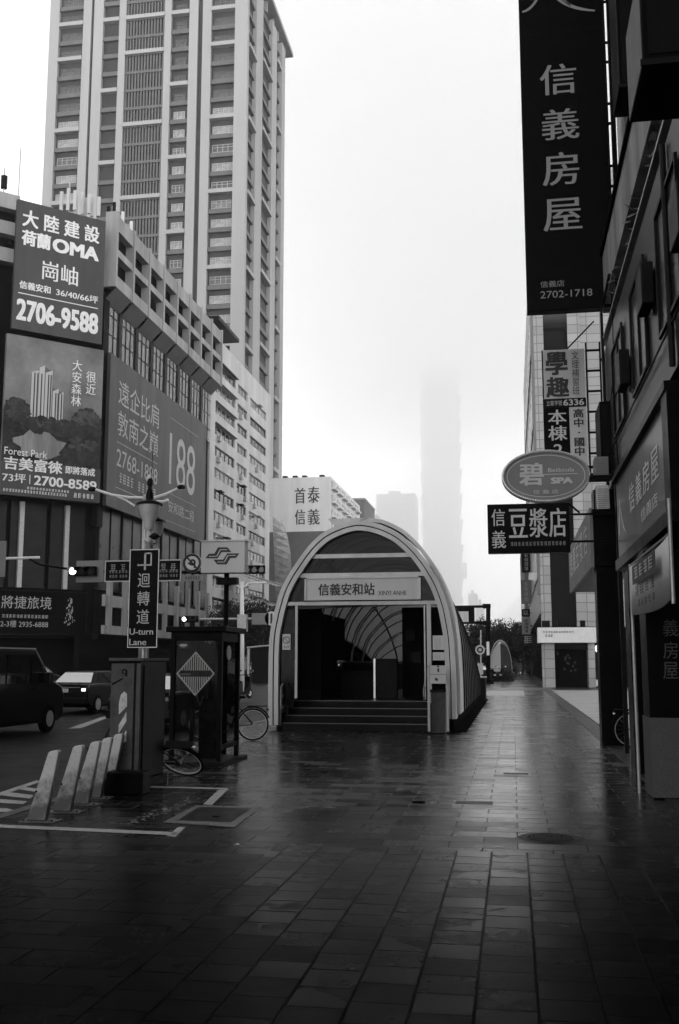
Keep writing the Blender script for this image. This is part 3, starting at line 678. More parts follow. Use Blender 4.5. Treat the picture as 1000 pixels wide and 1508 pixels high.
m = MB(); m.glyphs(gX(797), gX(842), gZ(933), gZ(930), 12, -1.62); m.glyphs(gX(800), gX(812), gZ(939), gZ(935), 3, -1.62); m.build('fascia_lettering', M['tower_dark'], cb)
for a, b_ in ((796, 814), (862, 872)): box('pillar', T, cb, gX(a), gX(b_), -1., .3, 0, gZ(947) - .01)
box('soffit', M['dark'], cb, 0, GW, -.9, .3, gZ(947) - .4, gZ(947) - .03)
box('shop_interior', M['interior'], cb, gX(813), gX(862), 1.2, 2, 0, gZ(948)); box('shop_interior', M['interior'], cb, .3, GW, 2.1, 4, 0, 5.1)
for a, b_ in ((797, 808), (819, 838), (852, 859)):
    m = MB().box(gX(a), gX(b_), -1.5, -.8, gZ(924), gZ(915)); m.build('planter_box', M['dark'], cb)
box('shop_window', M['glass'], cb, gX(872.5), gX(880), -.8, -.6, .5, gZ(950)); box('shop_frame', M['white'], cb, gX(872.5), gX(884), -.9, -.75, .1, .5); box('shop_frame', M['white'], cb, gX(881.5), gX(884.5), -.95, -.7, .5, gZ(948))
MB().lathe([(0, -.22), (.12, -.1), (.16, .1), (.1, .25), (0, .3)], (gX(876), -1.1, gZ(957)), 12).build('wall_lamp', M['lamp_soft'], cb)
m = MB(); rr = random.Random(2)
for i in range(14): x, z = gX(rr.uniform(818, 846)), gZ(rr.uniform(962, 990)); m.box(x, x + .12, 1.12, 1.18, z, z + .14)
m.build('shop_display', M['tower_dark'], cb)
# farther row down the right side
fy = 128
fb = thing('farther_shophouse', 'narrow dark shophouse beyond the tiled building, carrying the stack of small signs', 'building', (aX(779, 900, 1.85).x - .2, 128, 0))
box('wall', M['tower_dark'], fb, 0, 12, 0, 60, 3.8, 20); box('shopfront', M['interior'], fb, .4, 12, .2, 60, 0, 3.79)
for k in range(6): box('window', M['glass_grey'], fb, -.1, -.01, 2 + k * 9, 8 + k * 9, 8, 11)
# ---------------- the street behind the camera: dark blocks that keep the rear sky off the fronts
def plain_block(name, label, x0, x1, y0, y1, h):
    t = thing(name, label, 'building', (x0, y0, 0)); wd, dp = x1 - x0, y1 - y0
    box('wall', M['darkwall'], t, 0, wd, 0, dp, 0, h); box('parapet', M['concrete'], t, -.2, wd + .2, -.2, dp + .2, h, h + .8)
    k = 0; z = 4
    while z < h - 3:
        MB().box(.5, wd - .5, dp + .01, dp + .1, z, z + 1.6).box(-.1, -.01, .5, dp - .5, z, z + 1.6).box(wd + .01, wd + .1, .5, dp - .5, z, z + 1.6).build('window_band', M['glass'], t); z += 3.4
    return t
plain_block('roadside_block', 'dark office block over the road to the left of the viewpoint', -62, -40, -32, 28, 30)

# ================================================================== METRO ENTRANCE
SYF = 24.4; SX = -3.65
stn = thing('metro_entrance', 'arched metro station entrance with steps, glazed front and vault running back along the pavement', 'metro entrance', (SX, SYF, 0))
def s2(x, y, dy=0): p = aY(x, y, SYF + dy); return (p.x - SX, p.z)
OUTPX = [(398.5, 1062), (398.5, 1010), (400, 944), (405.5, 910), (411, 888), (417, 869), (427, 849), (438, 832), (449, 816), (461.6, 801), (476, 788), (492, 779), (512, 771.5), (533, 768.5), (560, 773.5), (584, 784), (598, 794), (611, 806), (624, 821), (635, 837), (645, 854), (653, 872), (660, 893), (664.5, 915), (669, 944), (672, 1000), (673, 1054)]
def catmull(P, k=3):
    r = []
    for i in range(len(P) - 1):
        p0, p1, p2, p3 = P[max(0, i - 1)], P[i], P[i + 1], P[min(len(P) - 1, i + 2)]
        for j in range(k):
            t = j / k; r.append(tuple(.5 * (2 * b + (c - a) * t + (2 * a - 5 * b + 4 * c - d) * t * t + (3 * b - a - 3 * c + d) * t ** 3) for a, b, c, d in zip(p0, p1, p2, p3)))
    return r + [P[-1]]
OUT = catmull([s2(*p) for p in OUTPX]); OUT[0] = (OUT[0][0], .12); OUT[-1] = (OUT[-1][0], .3)
def inset(P, d):
    r = []
    for i, p in enumerate(P):
        a, b_ = P[max(0, i - 1)], P[min(len(P) - 1, i + 1)]; tx_, tz_ = b_[0] - a[0], b_[1] - a[1]; l = math.hypot(tx_, tz_)
        r.append((p[0] + tz_ / l * d, p[1] - tx_ / l * d))
    return r
IN1, IN2, IN3 = inset(OUT, .105), inset(OUT, .13), inset(OUT, .235)
MB().band(OUT, IN1, -.25, .4).build('arch_frame', M['shell'], stn, smooth=False)
MB().band(IN1, IN2, -.2, .4).build('arch_groove', M['black'], stn)
MB().band(IN2, IN3, -.22, .35).build('inner_arch_frame', M['shell'], stn)
# outer roof shell with its flat lip on the left
SH = [s2(*p) for p in ((482, 763.5), (505, 762.5), (535, 762), (563, 764.5), (590, 777), (604, 788), (618, 802), (631, 819), (643, 838), (652, 856), (660, 876), (668, 905), (673.5, 944), (677, 1000), (678, 1052))]
SH = catmull(SH, 2); SHi = inset(SH, .09); SHi[0] = s2(492, 772)
MB().band(SH, SHi, .1, 1.6).build('roof_shell', M['shell'], stn)
LIP = [s2(482, 763.5), s2(540, 762), s2(520, 769.5), s2(495, 777)]
MB().prism([LIP[0], LIP[1], LIP[2], LIP[3]], .05, .5).build('roof_lip', M['shell'], stn)
VL = 20.5
def sc_(y): return math.sqrt(max(.02, 1 - (y / VL) ** 2))
VO = inset(OUT, .03); nV = len(VO); mid = nV // 2
def vz(z, y): return .3 + (z - .3) * sc_(y)
hoops = [.38 + i * 1.27 for i in range(16)]
def skin(i0, i1, name, m, off=0, sub=2):
    P_ = inset(VO, off) if off else VO
    mb = MB(); ys = []
    for a, b_ in zip(hoops, hoops[1:]): ys += [a + (b_ - a) * j / sub for j in range(sub)]
    ys.append(hoops[-1]); k = i1 - i0 + 1
    vs = [(P_[i][0], y, vz(P_[i][1], y)) for y in ys for i in range(i0, i1 + 1)]
    mb.add(vs, [(r_ * k + c, r_ * k + c + 1, (r_ + 1) * k + c + 1, (r_ + 1) * k + c) for r_ in range(len(ys) - 1) for c in range(k - 1)])
    return mb.build(name, m, stn, smooth=True)
tm = mat('translucent vault panel', .5, .5); t = tm.node_tree; b = t.nodes['Principled BSDF']
tl = t.nodes.new('ShaderNodeBsdfTranslucent'); tl.inputs[0].default_value = (.13, .13, .13, 1); mx = t.nodes.new('ShaderNodeMixShader'); mx.inputs[0].default_value = .8
b.inputs['Base Color'].default_value = (.1, .1, .1, 1)
t.links.new(b.outputs[0], mx.inputs[1]); t.links.new(tl.outputs[0], mx.inputs[2]); t.links.new(mx.outputs[0], t.nodes['Material Output'].inputs['Surface'])
iL, iR = 9, nV - 29
skin(0, iL, 'vault_side', M['vault']); skin(iL, iR, 'vault_skylight', tm); skin(iR, nV - 1, 'vault_cladding', M['vault'])
skin(0, iL, 'vault_lining', M['interior'], .06); skin(iR, nV - 1, 'vault_lining', M['interior'], .06)
for y in hoops:
    A = [(p[0], vz(p[1], y)) for p in inset(VO, -.03)]; B_ = [(p[0], vz(p[1], y)) for p in inset(VO, .1)]
    B_ = [(p[0], vz(p[1], y)) for p in inset(VO, .03)]
    MB().band(A, B_, y - .035, y + .035).build('rib', M['dark'], stn)
for y in hoops[1::2]:
    A = [(p[0], vz(p[1], y)) for p in inset(VO, .07)]; B_ = [(p[0], vz(p[1], y)) for p in inset(VO, .13)]
    MB().band(A, B_, y - .07, y + .07).build('inner_rib', M['galv'], stn)
for i in (iL, (iL + mid) // 2 + 1, iR):                                  # purlins along the skylight
    m = MB(); q = inset(VO, .06)
    for a, b_ in zip(hoops, hoops[1:]): m.tube((q[i][0], a, vz(q[i][1], a)), (q[i][0], b_, vz(q[i][1], b_)), .035, 6)
    m.build('purlin', M['dark'], stn)
# end wall of the vault and plinth
y = hoops[-1]; MB().add([(p[0], y, vz(p[1], y)) for p in VO], [tuple(range(nV))]).build('end_wall', M['vault'], stn)
xa, xb = OUT[0][0], OUT[-1][0]
box('plinth', M['granite'], stn, xa + .05, xa + .5, .41, 20.6, 0, .3); box('plinth', M['interior'], stn, xb - .35, xb - .1, .41, 20.6, 0, .3)  # right plinth coloured black for the shadowed gap under the vault side
box('shade_strip', M['interior'], stn, xb - .09, xb + .22, -.2, 20.8, .002, .03)  # flat black strip painting in the shade along the foot of the vault
# front glazing bars, sign, glass
def bar(x0, x1, y, t, name='glazing_bar', m='shell'):
    a, b_ = s2(x0, y), s2(x1, y); z = (a[1] + b_[1]) / 2; return box(name, M[m], stn, a[0], b_[0], -.12, .0, z - t / 2, z + t / 2)
bar(456, 613, 819, .1); bar(437, 630, 847, .1); bar(417, 652, 888.5, .085)
g = glassm('front glass', .006, .06, .6, spec=.12)
def pane(x0, x1, y0, y1, name='glass_pane'):
    a, b_ = s2(x0, y1), s2(x1, y0); return box(name, g, stn, a[0], b_[0], -.05, -.035, a[1], b_[1])
zt_ = [s2(500, q)[1] for q in (819, 847, 888.5)]
def slab_between(z0, z1, name, xcut=None):
    L_ = [(p[0], p[1]) for p in IN3 if z0 <= p[1] <= z1 and p[0] < IN3[mid][0]]; R_ = [(p[0], p[1]) for p in IN3 if z0 <= p[1] <= z1 and p[0] >= IN3[mid][0]]
    pts_ = L_ + R_
    if len(pts_) > 2: MB().prism(pts_, -.05, -.035).build(name, g, stn)
slab_between(zt_[0] - .02, 9, 'top_light'); slab_between(zt_[1] - .12, zt_[0] + .05, 'upper_light'); slab_between(zt_[2] - .15, zt_[1] + .05, 'sign_light')
a, b_ = s2(454, 885), s2(617.5, 851.5)
box('name_board', M['light_board'], stn, a[0], b_[0], -.2, -.06, a[1], b_[1])
m = MB()
for c0, c1, r0, r1 in ((a[0] - .05, a[0], a[1], b_[1]), (b_[0], b_[0] + .05, a[1], b_[1]), (a[0], b_[0], b_[1], b_[1] + .05)): m.box(c0, c1, -.23, -.05, r0, r1)
m.build('name_board_frame', M['shell'], stn)
m = MB(); p, q = s2(471, 878), s2(553.5, 859.5); m.text('信義安和站', p[0], q[0], p[1], q[1], y=-.204, bold=.03); p, q = s2(558.5, 877.5), s2(600, 870.5); m.text('XINYI ANHE', p[0], q[0], p[1], q[1], y=-.204, bold=.015)
m.build('name_board_lettering', M['lettering_dark'], stn)
def upright(x, y0, y1, wd, dy=0., name='upright', m='shell', dep=.08):
    a = s2(x, y1, dy); c = s2(x, y0, dy); return box(name, M[m], stn, a[0] - wd / 2, a[0] + wd / 2, -.1 + dy, -.1 + dy + dep, a[1], c[1])
upright(437, 890, 1028, .06); upright(633.5, 890, 1035, .1); upright(627, 892, 1030, .03, m='galv')
upright(632.5, 979, 1077, .055, -.9, 'gate_post', 'steel'); upright(660.5, 890, 960, .04); 
upright(660, 1005, 1077, .05, -.9, 'gate_post', 'steel')
a, b_ = s2(412, 1040), s2(434.5, 891); box('side_glass', g, stn, a[0], b_[0], -.05, -.03, a[1], b_[1])
a, b_ = s2(636, 1020), s2(656, 891); box('side_back', M['interior'], stn, a[0], s2(662, 900)[0], .3, .34, .35, b_[1] - .05)
# notices
def notice(x0, y0, x1, y1, name, dy=0., face='light_board', dep=.03, kind=None):
    a, b_ = s2(x0, y1, dy), s2(x1, y0, dy); o = box(name, M[face], stn, a[0], b_[0], -.1 + dy - dep, -.1 + dy, a[1], b_[1])
    return o, a, b_, -.1 + dy - dep - .004
o, a, b_, yy = notice(417.5, 934, 429.5, 957, 'notice', .03)
m = MB(); cx, cz = (a[0] + b_[0]) / 2, a[1] + (b_[1] - a[1]) * .62; m.torus((cx, yy, cz), (1, 0, 0), (0, 0, 1), .075, .009, 24, 4); m.tube((cx - .05, yy, cz + .05), (cx + .05, yy, cz - .05), .007, 4); m.glyphs(a[0] + .03, b_[0] - .03, a[1] + .04, a[1] + .1, 3, yy); m.build('notice_print', M['lettering_dark'], stn)
for (x0, y0, x1, y1) in ((638, 936, 655.5, 957), (638, 960.5, 655, 972.5)):
    o, a, b_, yy = notice(x0, y0, x1, y1, 'poster', .05); m = MB(); m.glyphs(a[0] + .04, b_[0] - .08, a[1] + .05, b_[1] - .06, 2, yy); m.build('poster_print', M['letter_mid'], stn)
o, a, b_, yy = notice(632.5, 980, 657, 1006.5, 'direction_board', -.85)
m = MB(); cx = (a[0] + b_[0]) / 2; m.quad((a[0], yy, (a[1] + b_[1]) / 2), (b_[0], yy, (a[1] + b_[1]) / 2), (b_[0], yy, (a[1] + b_[1]) / 2 + .008), (a[0], yy, (a[1] + b_[1]) / 2 + .008))
m.tube((cx + .02, yy, a[1] + .26), (cx + .02, yy, a[1] + .34), .02, 6); m.lathe([(0, 0), (.022, .01), (.022, .03), (0, .04)], (cx + .02, yy, a[1] + .36), 8); m.quad((cx - .06, yy, a[1] + .07), (cx + .02, yy, a[1] + .06), (cx, yy, a[1] + .12), (cx - .05, yy, a[1] + .13)); m.build('direction_board_print', M['lettering_dark'], stn)
a, b_ = s2(636, 1072, -.6), s2(656, 1019, -.6); box('equipment_box', M['cabinet'], stn, a[0], b_[0], -.75, -.3, .01, b_[1], bevel=.01); box('box_lid', M['dark'], stn, a[0] - .02, b_[0] + .02, -.78, -.28, b_[1], b_[1] + .05)
# steps and landing
x0 = s2(413, 1070)[0]; x1 = s2(630, 1070)[0] 
ZS = .66
for k in range(4):
    z = ZS * (k + 1) / 4.; yk = .05 + .33 * k
    box('step', M['step'], stn, x0, x1, yk, yk + (.33 if k < 3 else 4), .0, z - .02); box('step_nosing', M['nosing'], stn, x0, x1, yk - .015, yk + .04, z - .02, z)
box('landing', M['step'], stn, x0, x1, 1.09, 12, ZS - .018, ZS)
box('cheek_wall', M['granite'], stn, xa + .24, x0, -.1, 3, 0, .8); box('cheek_wall', M['granite'], stn, x1, xb - .24, -.02, 3, 0, .62)
# handrails
m = MB()
for (dx, dz) in ((0, 0), (0, -.28), (0, -.55)):
    m.path([(x0 + .06, -.25, 1.0 + dz), (x0 + .06, 1.3, 1.62 + dz), (x0 + .06, 2.6, 1.62 + dz)], .022)
for y in (-.25, .5, 1.3, 2.0): m.tube((x0 + .06, y, .1), (x0 + .06, y, 1.0 + (y + .25) * .4 if y < 1.3 else 1.62), .022)
for i in range(9): y = -.1 + i * .15; m.tube((x0 + .06, y, .4), (x0 + .06, y, 1.0 + (y + .25) * .4), .008, 6)
m.build('handrail', M['steel'], stn, smooth=True)
MB().path([(x1 - .06, -.3, .72), (x1 - .06, -.3, .95), (x1 - .06, 1.3, 1.62), (x1 - .06, 2.6, 1.62)], .022).build('handrail', M['steel'], stn, smooth=True)
# inside: door jamb, escalator, partition, dark right side
box('side_screen', M['interior'], stn, x0 - .02, x0 + .1, 1.5, 9, ZS, 3.0)
box('door_jamb', M['interior'], stn, x0 + .15, x0 + .75, 1.2, 1.4, ZS, s2(450, 889)[1])
ex = s2(506, 990, 3.4); 
m = MB(); ez = ex[1]
pr = [(0, ZS), (0, ZS + .55)] + [(.45 - .45 * math.cos(t * PI / 8), ZS + .55 + .42 * math.sin(t * PI / 8)) for t in range(1, 5)] + [(4, ZS + .97), (4, ZS)]
vs = [(x, 3.4 + y, z) for x in (ex[0] - .05, ex[0] + .85) for y, z in pr]; n = len(pr)
m.add(vs, [tuple(range(n)), tuple(range(n, 2 * n))[::-1]] + [(i, n + i, n + (i + 1) % n, (i + 1) % n) for i in range(n)])
m.build('escalator_balustrade', M['black'], stn)
MB().tube((ex[0] - .28, 3.4, ZS + .86), (ex[0] + .02, 3.4, ZS + .86), .13, 20).build('handrail_newel', M['chrome'], stn, smooth=True)
a = s2(554, 970, 3); c = s2(584, 970, 3); box('lift_partition', M['dark'], stn, a[0], c[0] , 3, 3.3, ZS, a[1])
box('newel_post', M['chrome'], stn, a[0] - .06, a[0] - .01, 2.9, 2.95, ZS, a[1])
a = s2(592, 900, 4); box('control_room_wall', M['interior'], stn, a[0], xb - .4, 4, 6, ZS, 3.1)
for (x, y) in ((604, 935), (613, 968)): p = s2(x, y, 3.9); box('wall_notice', M['dark'], stn, p[0] - .12, p[0] + .12, 3.9, 3.97, p[1] - .15, p[1] + .15)
MB().lathe([(0, 0), (.05, .02), (.05, .08), (0, .1)], (s2(470, 905, 1.5)[0], 1.5, s2(470, 905, 1.5)[1]), 10).build('security_camera', M['white'], stn)

# ================================================================== FURNITURE ON THE LEFT
def V3(p): return (p.x, p.y, p.z)
# bollards
bases = [(57, 1209.5), (94, 1196), (121, 1185), (139, 1175.5), (157, 1165)]
blab = ['scuffed white leaning blade bollard, nearest to the camera', 'second nearest of the leaning white blade bollards', 'middle one of the five leaning white blade bollards', 'fourth leaning white blade bollard, second farthest from the camera', 'farthest leaning white blade bollard, touching the grey cabinet in view']
def blade():
    r = thing('bollard', blab[0], 'bollard', (0, 0, 0), 0, 'leaning bollards along the kerb')
    m = MB(); pr = [(-.115, .012), (.085, .012), (.20, .69), (.185, .712), (.105, .70), (.085, .68)]
    m.prism(pr, -.045, .045); m.build('blade', M['bollard'], r, bevel=.012)
    MB().box(-.17, .21, -.11, .11, .0, .014).build('base_plate', M['bollard'], r, bevel=.004)
    m = MB()
    for x in (-.13, .17):
        for y in (-.08, .08): m.tube((x, y, .0141), (x, y, .028), .012, 8)
    m.build('anchor_bolts', M['dark'], r)
    m = MB(); m.tube((-.02, -.047, .3), (-.02, -.0451, .3), .012, 8); m.tube((.06, -.047, .62), (.06, -.0451, .62), .008, 8); m.build('rivets', M['dark'], r)
    return r
b0 = None
for i, p in enumerate(bases):
    q = aZ(*p); 
    if i == 0: b0 = blade(); b0.location = (q.x, q.y, 0); b0.rotation_euler.z = .05
    else: dup(b0, (q.x, q.y, 0), .05 + (.03, -.02, .04, .0)[i - 1], blab[i])
# painted marks
def ground_poly(name, polys, z, m, label=None, cat=None):
    mb = MB()
    for P_ in polys: mb.quad(*[tuple(aZ(x, y, z)) for x, y in P_])
    return mb.build(name, m)
struct(ground_poly('parking_lines', [[(-60, 1211.5), (262, 1225.5), (258, 1230), (-60, 1216)], [(262, 1218), (273, 1218), (258, 1232.5), (247, 1231)], [(219, 1157.5), (336, 1160.5), (336, 1162.5), (219, 1159.5)], [(322, 1163), (336, 1162), (312, 1185.5), (299, 1184.5)]], .004, M['paint']))
rr = random.Random(9); mb = MB()
for i in range(150):
    f = rr.random(); x, y = 186 + 105 * f + rr.gauss(0, 5), 1213 - 38 * f + rr.gauss(0, 2.2); c = aZ(x, y, .004)
    if not (i % 3): continue
    a = rr.uniform(.008, .03); mb.quad((c.x - a, c.y, .004), (c.x, c.y - a, .004), (c.x + a, c.y, .004), (c.x, c.y + a * .7, .004))
struct(mb.build('worn_paint_flecks', M['paint']))
struct(ground_poly('road_hatching', [[(-40, 1180), (54, 1149), (60, 1151), (-40, 1186)], [(-30, 1180.5), (-14, 1175.5), (40, 1180), (34, 1184)], [(2, 1171), (14, 1166.5), (50, 1171), (44, 1176)], [(24, 1162), (34, 1158.5), (58, 1162), (54, 1166)], [(-40, 1193), (10, 1190), (24, 1194), (-40, 1199)]], -.146, M['paint']))
struct(ground_poly('lane_lines', [[(150, 1056), (166, 1054), (120, 1072), (100, 1073)], [(210, 1034), (222, 1033), (196, 1042), (186, 1042)]], -.146, M['paint']))
# covers
cv = thing('utility_cover', 'rectangular steel utility cover with a pale rim set in the wet paving', 'manhole cover', V3(aZ(322, 1202)))
def gl(x, y, z, c): p = aZ(x, y, 0); return (p.x - c.location.x, p.y - c.location.y, z)
O_ = [(240, 1212), (288, 1186.5), (385, 1189), (345, 1219)]; I_ = [(262, 1209), (292, 1189), (372, 1191), (340, 1212)]
MB().add([gl(x, y, .006, cv) for x, y in O_ + I_], [(i, (i + 1) % 4, 4 + (i + 1) % 4, 4 + i) for i in range(4)]).build('rim', mat('worn concrete rim', .07, .5, var=.4, scale=10), cv)
MB().add([gl(x, y, .005, cv) for x, y in I_], [(0, 1, 2, 3)]).build('lid', M['dark'], cv); MB().lathe([(.0, .012), (.04, .012), (.04, .0)], gl(318, 1203, 0, cv), 12).build('lifting_eye', M['black'], cv)
c = aZ(810, 1234.5); mh = thing('manhole_cover', 'round ribbed iron manhole cover in the wet paving at the lower right', 'manhole cover', V3(c))
MB().lathe([(.235, .004), (.27, .007), (.29, .004)], n=40).build('rim', M['dark'], mh)
m = MB().lathe([(0, .004), (.234, .004)], n=40)
for k in range(5): m.lathe([(.04 + .04 * k, .004), (.045 + .04 * k, .010), (.058 + .04 * k, .010), (.063 + .04 * k, .004)], n=40)
for k in range(24): t_ = k * PI / 12; m.tube((math.cos(t_) * .05, math.sin(t_) * .05, .006), (math.cos(t_) * .22, math.sin(t_) * .22, .006), .005, 4)
m.build('lid', M['dark'], mh)
for i, (x, y, s_) in enumerate(((698, 1183, .42), (760, 1140, .35), (806, 1049, .8))):
    c = aZ(x, y); t_ = thing('access_cover', ['small square cover sunk in the paving left of the bright reflection', 'small square cover inside the bright reflection', 'oblong cover on the pavement before the side lane'][i], 'manhole cover', V3(c))
    box('lid', M['dark'], t_, -s_ / 2, s_ / 2, -s_ / 3, s_ / 3, .0005, .005); MB().box(-s_ / 2 - .03, s_ / 2 + .03, -s_ / 3 - .03, -s_ / 3, .0, .006).box(-s_ / 2 - .03, s_ / 2 + .03, s_ / 3, s_ / 3 + .03, .0, .006).build('rim', M['galv'], t_)
struct(ground_poly('far_tactile_paving', [[(711, 1017), (771, 1017), (773, 1024.5), (704, 1024.5)]], .004, mat('pale tactile slab', .3, .4, var=.2, scale=5)))
for i, (x, y) in enumerate(((348, 1245), (430, 1083), (484, 1083.5))):
    c = aZ(x, y); k = .028 if y > 1200 else .04
    o = MB().add([(-k, 0, 0), (0, -k, .012), (k * 1.2, k * .2, .004), (k * .2, k, .014)], [(0, 1, 2), (0, 2, 3)]).build('litter', M['white'], loc=(c.x, c.y, .003)); tag(o, ['crumpled white scrap of litter beside the rectangular utility cover', 'white scrap of litter before the metro steps, left one', 'white scrap of litter before the metro steps, right one', 'tiny white scrap of litter at the lower left'][i], 'litter', 'scraps of litter on the paving')

# cabinet
CYb = 12.7; ca = aY(164, 1000, CYb); cbx = aY(208, 1000, CYb); cab = thing('utility_cabinet', 'grey roadside utility cabinet with a peeling diagonal hazard stripe', 'cabinet', (ca.x, CYb, 0))
cw = cbx.x - ca.x; cz = aY(190, 969, CYb).z
box('body', M['black'], cab, 0, cw, 0, .95, .12, cz - .04, bevel=.008); box('roof', M['cabinet'], cab, -.03, cw + .03, -.04, .99, cz - .039, cz, bevel=.006); box('plinth', M['granite'], cab, -.04, cw + .04, -.04, .99, 0, .119)  # body and side door coloured black for the shaded right face; front stays grey
box('door', M['cabinet'], cab, .004, cw * .78, -.018, -.001, .16, cz - .07, bevel=.004); box('side_door', M['black'], cab, cw + .001, cw + .016, .08, .87, .2, cz - .1)
box('front_panel', M['cabinet'], cab, cw * .85, cw - .004, -.014, -.001, .16, cz - .07); box('hinge_strip', M['dark'], cab, cw * .8, cw * .83, -.012, -.001, .16, cz - .07)
def cabp(x, y): p = aY(x, y, CYb); return (p.x - ca.x, -.021, p.z)
MB().quad(cabp(176, 1035), cabp(188, 1022), cabp(188, 1040), cabp(176, 1052)).quad(cabp(176, 1035), cabp(179, 1023), cabp(184, 1018), cabp(188, 1022)).quad(cabp(175.5, 1068), cabp(187, 1048), cabp(187, 1062), cabp(175.5, 1080)).quad(cabp(175, 1095), cabp(187, 1075), cabp(187, 1092), cabp(175, 1095.5)).build('hazard_stripes', M['stripe'], cab)
m = MB(); p = cabp(184, 989); m.torus(p, (1, 0, 0), (0, 0, 1), .028, .008, 16, 6); m.box(p[0] + .02, p[0] + .035, -.04, -.018, p[2] - .06, p[2] + .02); m.build('lock', M['dark'], cab)
m = MB(); a = cabp(166, 1006); c = cabp(182, 998); m.quad(a, (c[0], a[1], c[2]), (c[0], a[1], c[2] - .02), (a[0], a[1], a[2] - .03)); 
for i in range(16): p = cabp(168 + rr.random() * 30, 990 + rr.random() * 150); m.quad(p, (p[0] + .012, p[1], p[2]), (p[0] + .01, p[1], p[2] + .014), (p[0] - .003, p[1], p[2] + .01))
m.build('scratches', M['black'], cab)
box('body', M['black'], thing('black_foot_box', 'low black mass at the foot of the grey cabinet', 'box', (ca.x + .14, 12.2, 0)), 0, .5, 0, .3, .0, .27, bevel=.02)  # plain black box filling the black area at the cabinet's foot
# U-turn sign
UY = 13.8; a = aY(186.5, 954, UY); c = aY(236.5, 808.5, UY); us = thing('traffic_sign', 'tall dark road sign reading U-turn Lane with a looped arrow', 'road sign', ((a.x + c.x) / 2, UY, 0))
w2 = (c.x - a.x) / 2 - .012; z0, z1 = a.z, c.z
MB().tube((0, .05, 0), (0, .05, z1 + .08), .03, 12).build('post', M['galv'], us, smooth=True)
box('plate', M['black'], us, -w2, w2, -.01, .01, z0, z1, bevel=.004)
m = MB(); e = .012
for q in ((-w2, w2, z0, z0 + e), (-w2, w2, z1 - e, z1), (-w2, -w2 + e, z0 + e, z1 - e), (w2 - e, w2, z0 + e, z1 - e)): m.box(q[0], q[1], -.014, -.0105, q[2], q[3])
m.build('border', M['galv'], us)
H_ = z1 - z0; m = MB(); yy = -.0115
def ub(x0, x1, y0, y1): m.quad((x0, yy, y0), (x1, yy, y0), (x1, yy, y1), (x0, yy, y1))
k = w2; t_ = .02
ub(-.02 * k, .02 * k + t_, z1 - .235 * H_ + .03, z1 - .035 * H_); ub(-.02 * k, .5 * k, z1 - .035 * H_ - t_, z1 - .035 * H_); ub(.5 * k - t_, .5 * k, z1 - .155 * H_, z1 - .035 * H_); ub(-.42 * k, .5 * k, z1 - .155 * H_ - t_, z1 - .155 * H_)
m.quad((-.5 * k, yy, z1 - .155 * H_ - t_ / 2), (-.38 * k, yy, z1 - .155 * H_ - t_ / 2 - .02), (-.38 * k, yy, z1 - .155 * H_ - t_ / 2 + .02))
for i, ch in enumerate('迴轉道'): m.text(ch, -.42 * k, .42 * k, z1 - (.39 + .185 * i) * H_, z1 - (.245 + .185 * i) * H_, y=yy, bold=.006)
m.text('U-turn', -.88 * k, .72 * k, z1 - .87 * H_, z1 - .805 * H_, y=yy, bold=.02); m.text('Lane', -.88 * k, .28 * k, z1 - .975 * H_, z1 - .91 * H_, y=yy, bold=.02)
m.build('lettering', M['letter_mid'], us)
# ornate twin lamp
LY = 15.8; a = aY(216, 900, LY); lp = thing('street_lamp', 'ornate post lamp with two frosted bowls under dark caps, behind the U-turn sign', 'street lamp', (a.x, LY, 0))
def lz(y): return aY(216, y, LY).z
MB().lathe([(.12, 0), (.12, .3), (.07, .4), (.055, 1), (.045, lz(800)), (.07, lz(799)), (.07, lz(794)), (.04, lz(793)), (.04, lz(776))], n=16).build('post', M['globe'], lp, smooth=True)
MB().lathe([(.05, -.42), (.09, -.36), (.08, -.3), (.15, -.16), (.185, -.02), (.185, 0)], (0, 0, lz(744)), 24).build('bowl', M['globe'], lp, smooth=True)
MB().lathe([(.215, 0), (.21, .03), (.12, .07), (.05, .1), (.03, .14), (0, .14)], (0, 0, lz(744)), 24).build('cap', M['dark'], lp, smooth=True)
bx = aY(229, 760, LY + .5).x - a.x
MB().lathe([(.04, -.36), (.07, -.28), (.13, -.15), (.155, -.02), (.155, 0)], (bx, .5, lz(763)), 24).build('bowl', M['globe'], lp, smooth=True)
MB().lathe([(.18, 0), (.17, .03), (.1, .06), (0, .15)], (bx, .5, lz(763)), 24).build('cap', M['dark'], lp, smooth=True)
MB().path([(0, 0, lz(800)), (bx * .6, .3, lz(800)), (bx, .5, lz(795)), (bx, .5, lz(763) - .35)], .02).build('branch_arm', M['dark'], lp)
MB().lathe([(.02, 0), (.1, .05), (.04, .1), (.0, .12)], (.1, 0, lz(795)), 14).build('collar', M['dark'], lp, smooth=True)
MB().lathe([(.07, 0), (.06, .1), (.03, .2), (.05, .26), (.045, .33), (.02, .36), (0, .38)], (0, 0, lz(736)), 12).build('finial', M['dark'], lp, smooth=True); MB().tube((.02, 0, lz(720)), (.03, 0, lz(652)), .006, 6).build('rod', M['dark'], lp)
MB().lathe([(0, 0), (.05, .04), (.05, .12), (0, .16)], (-.02, .02, lz(712)), 12).build('sensor', M['white'], lp, smooth=True)
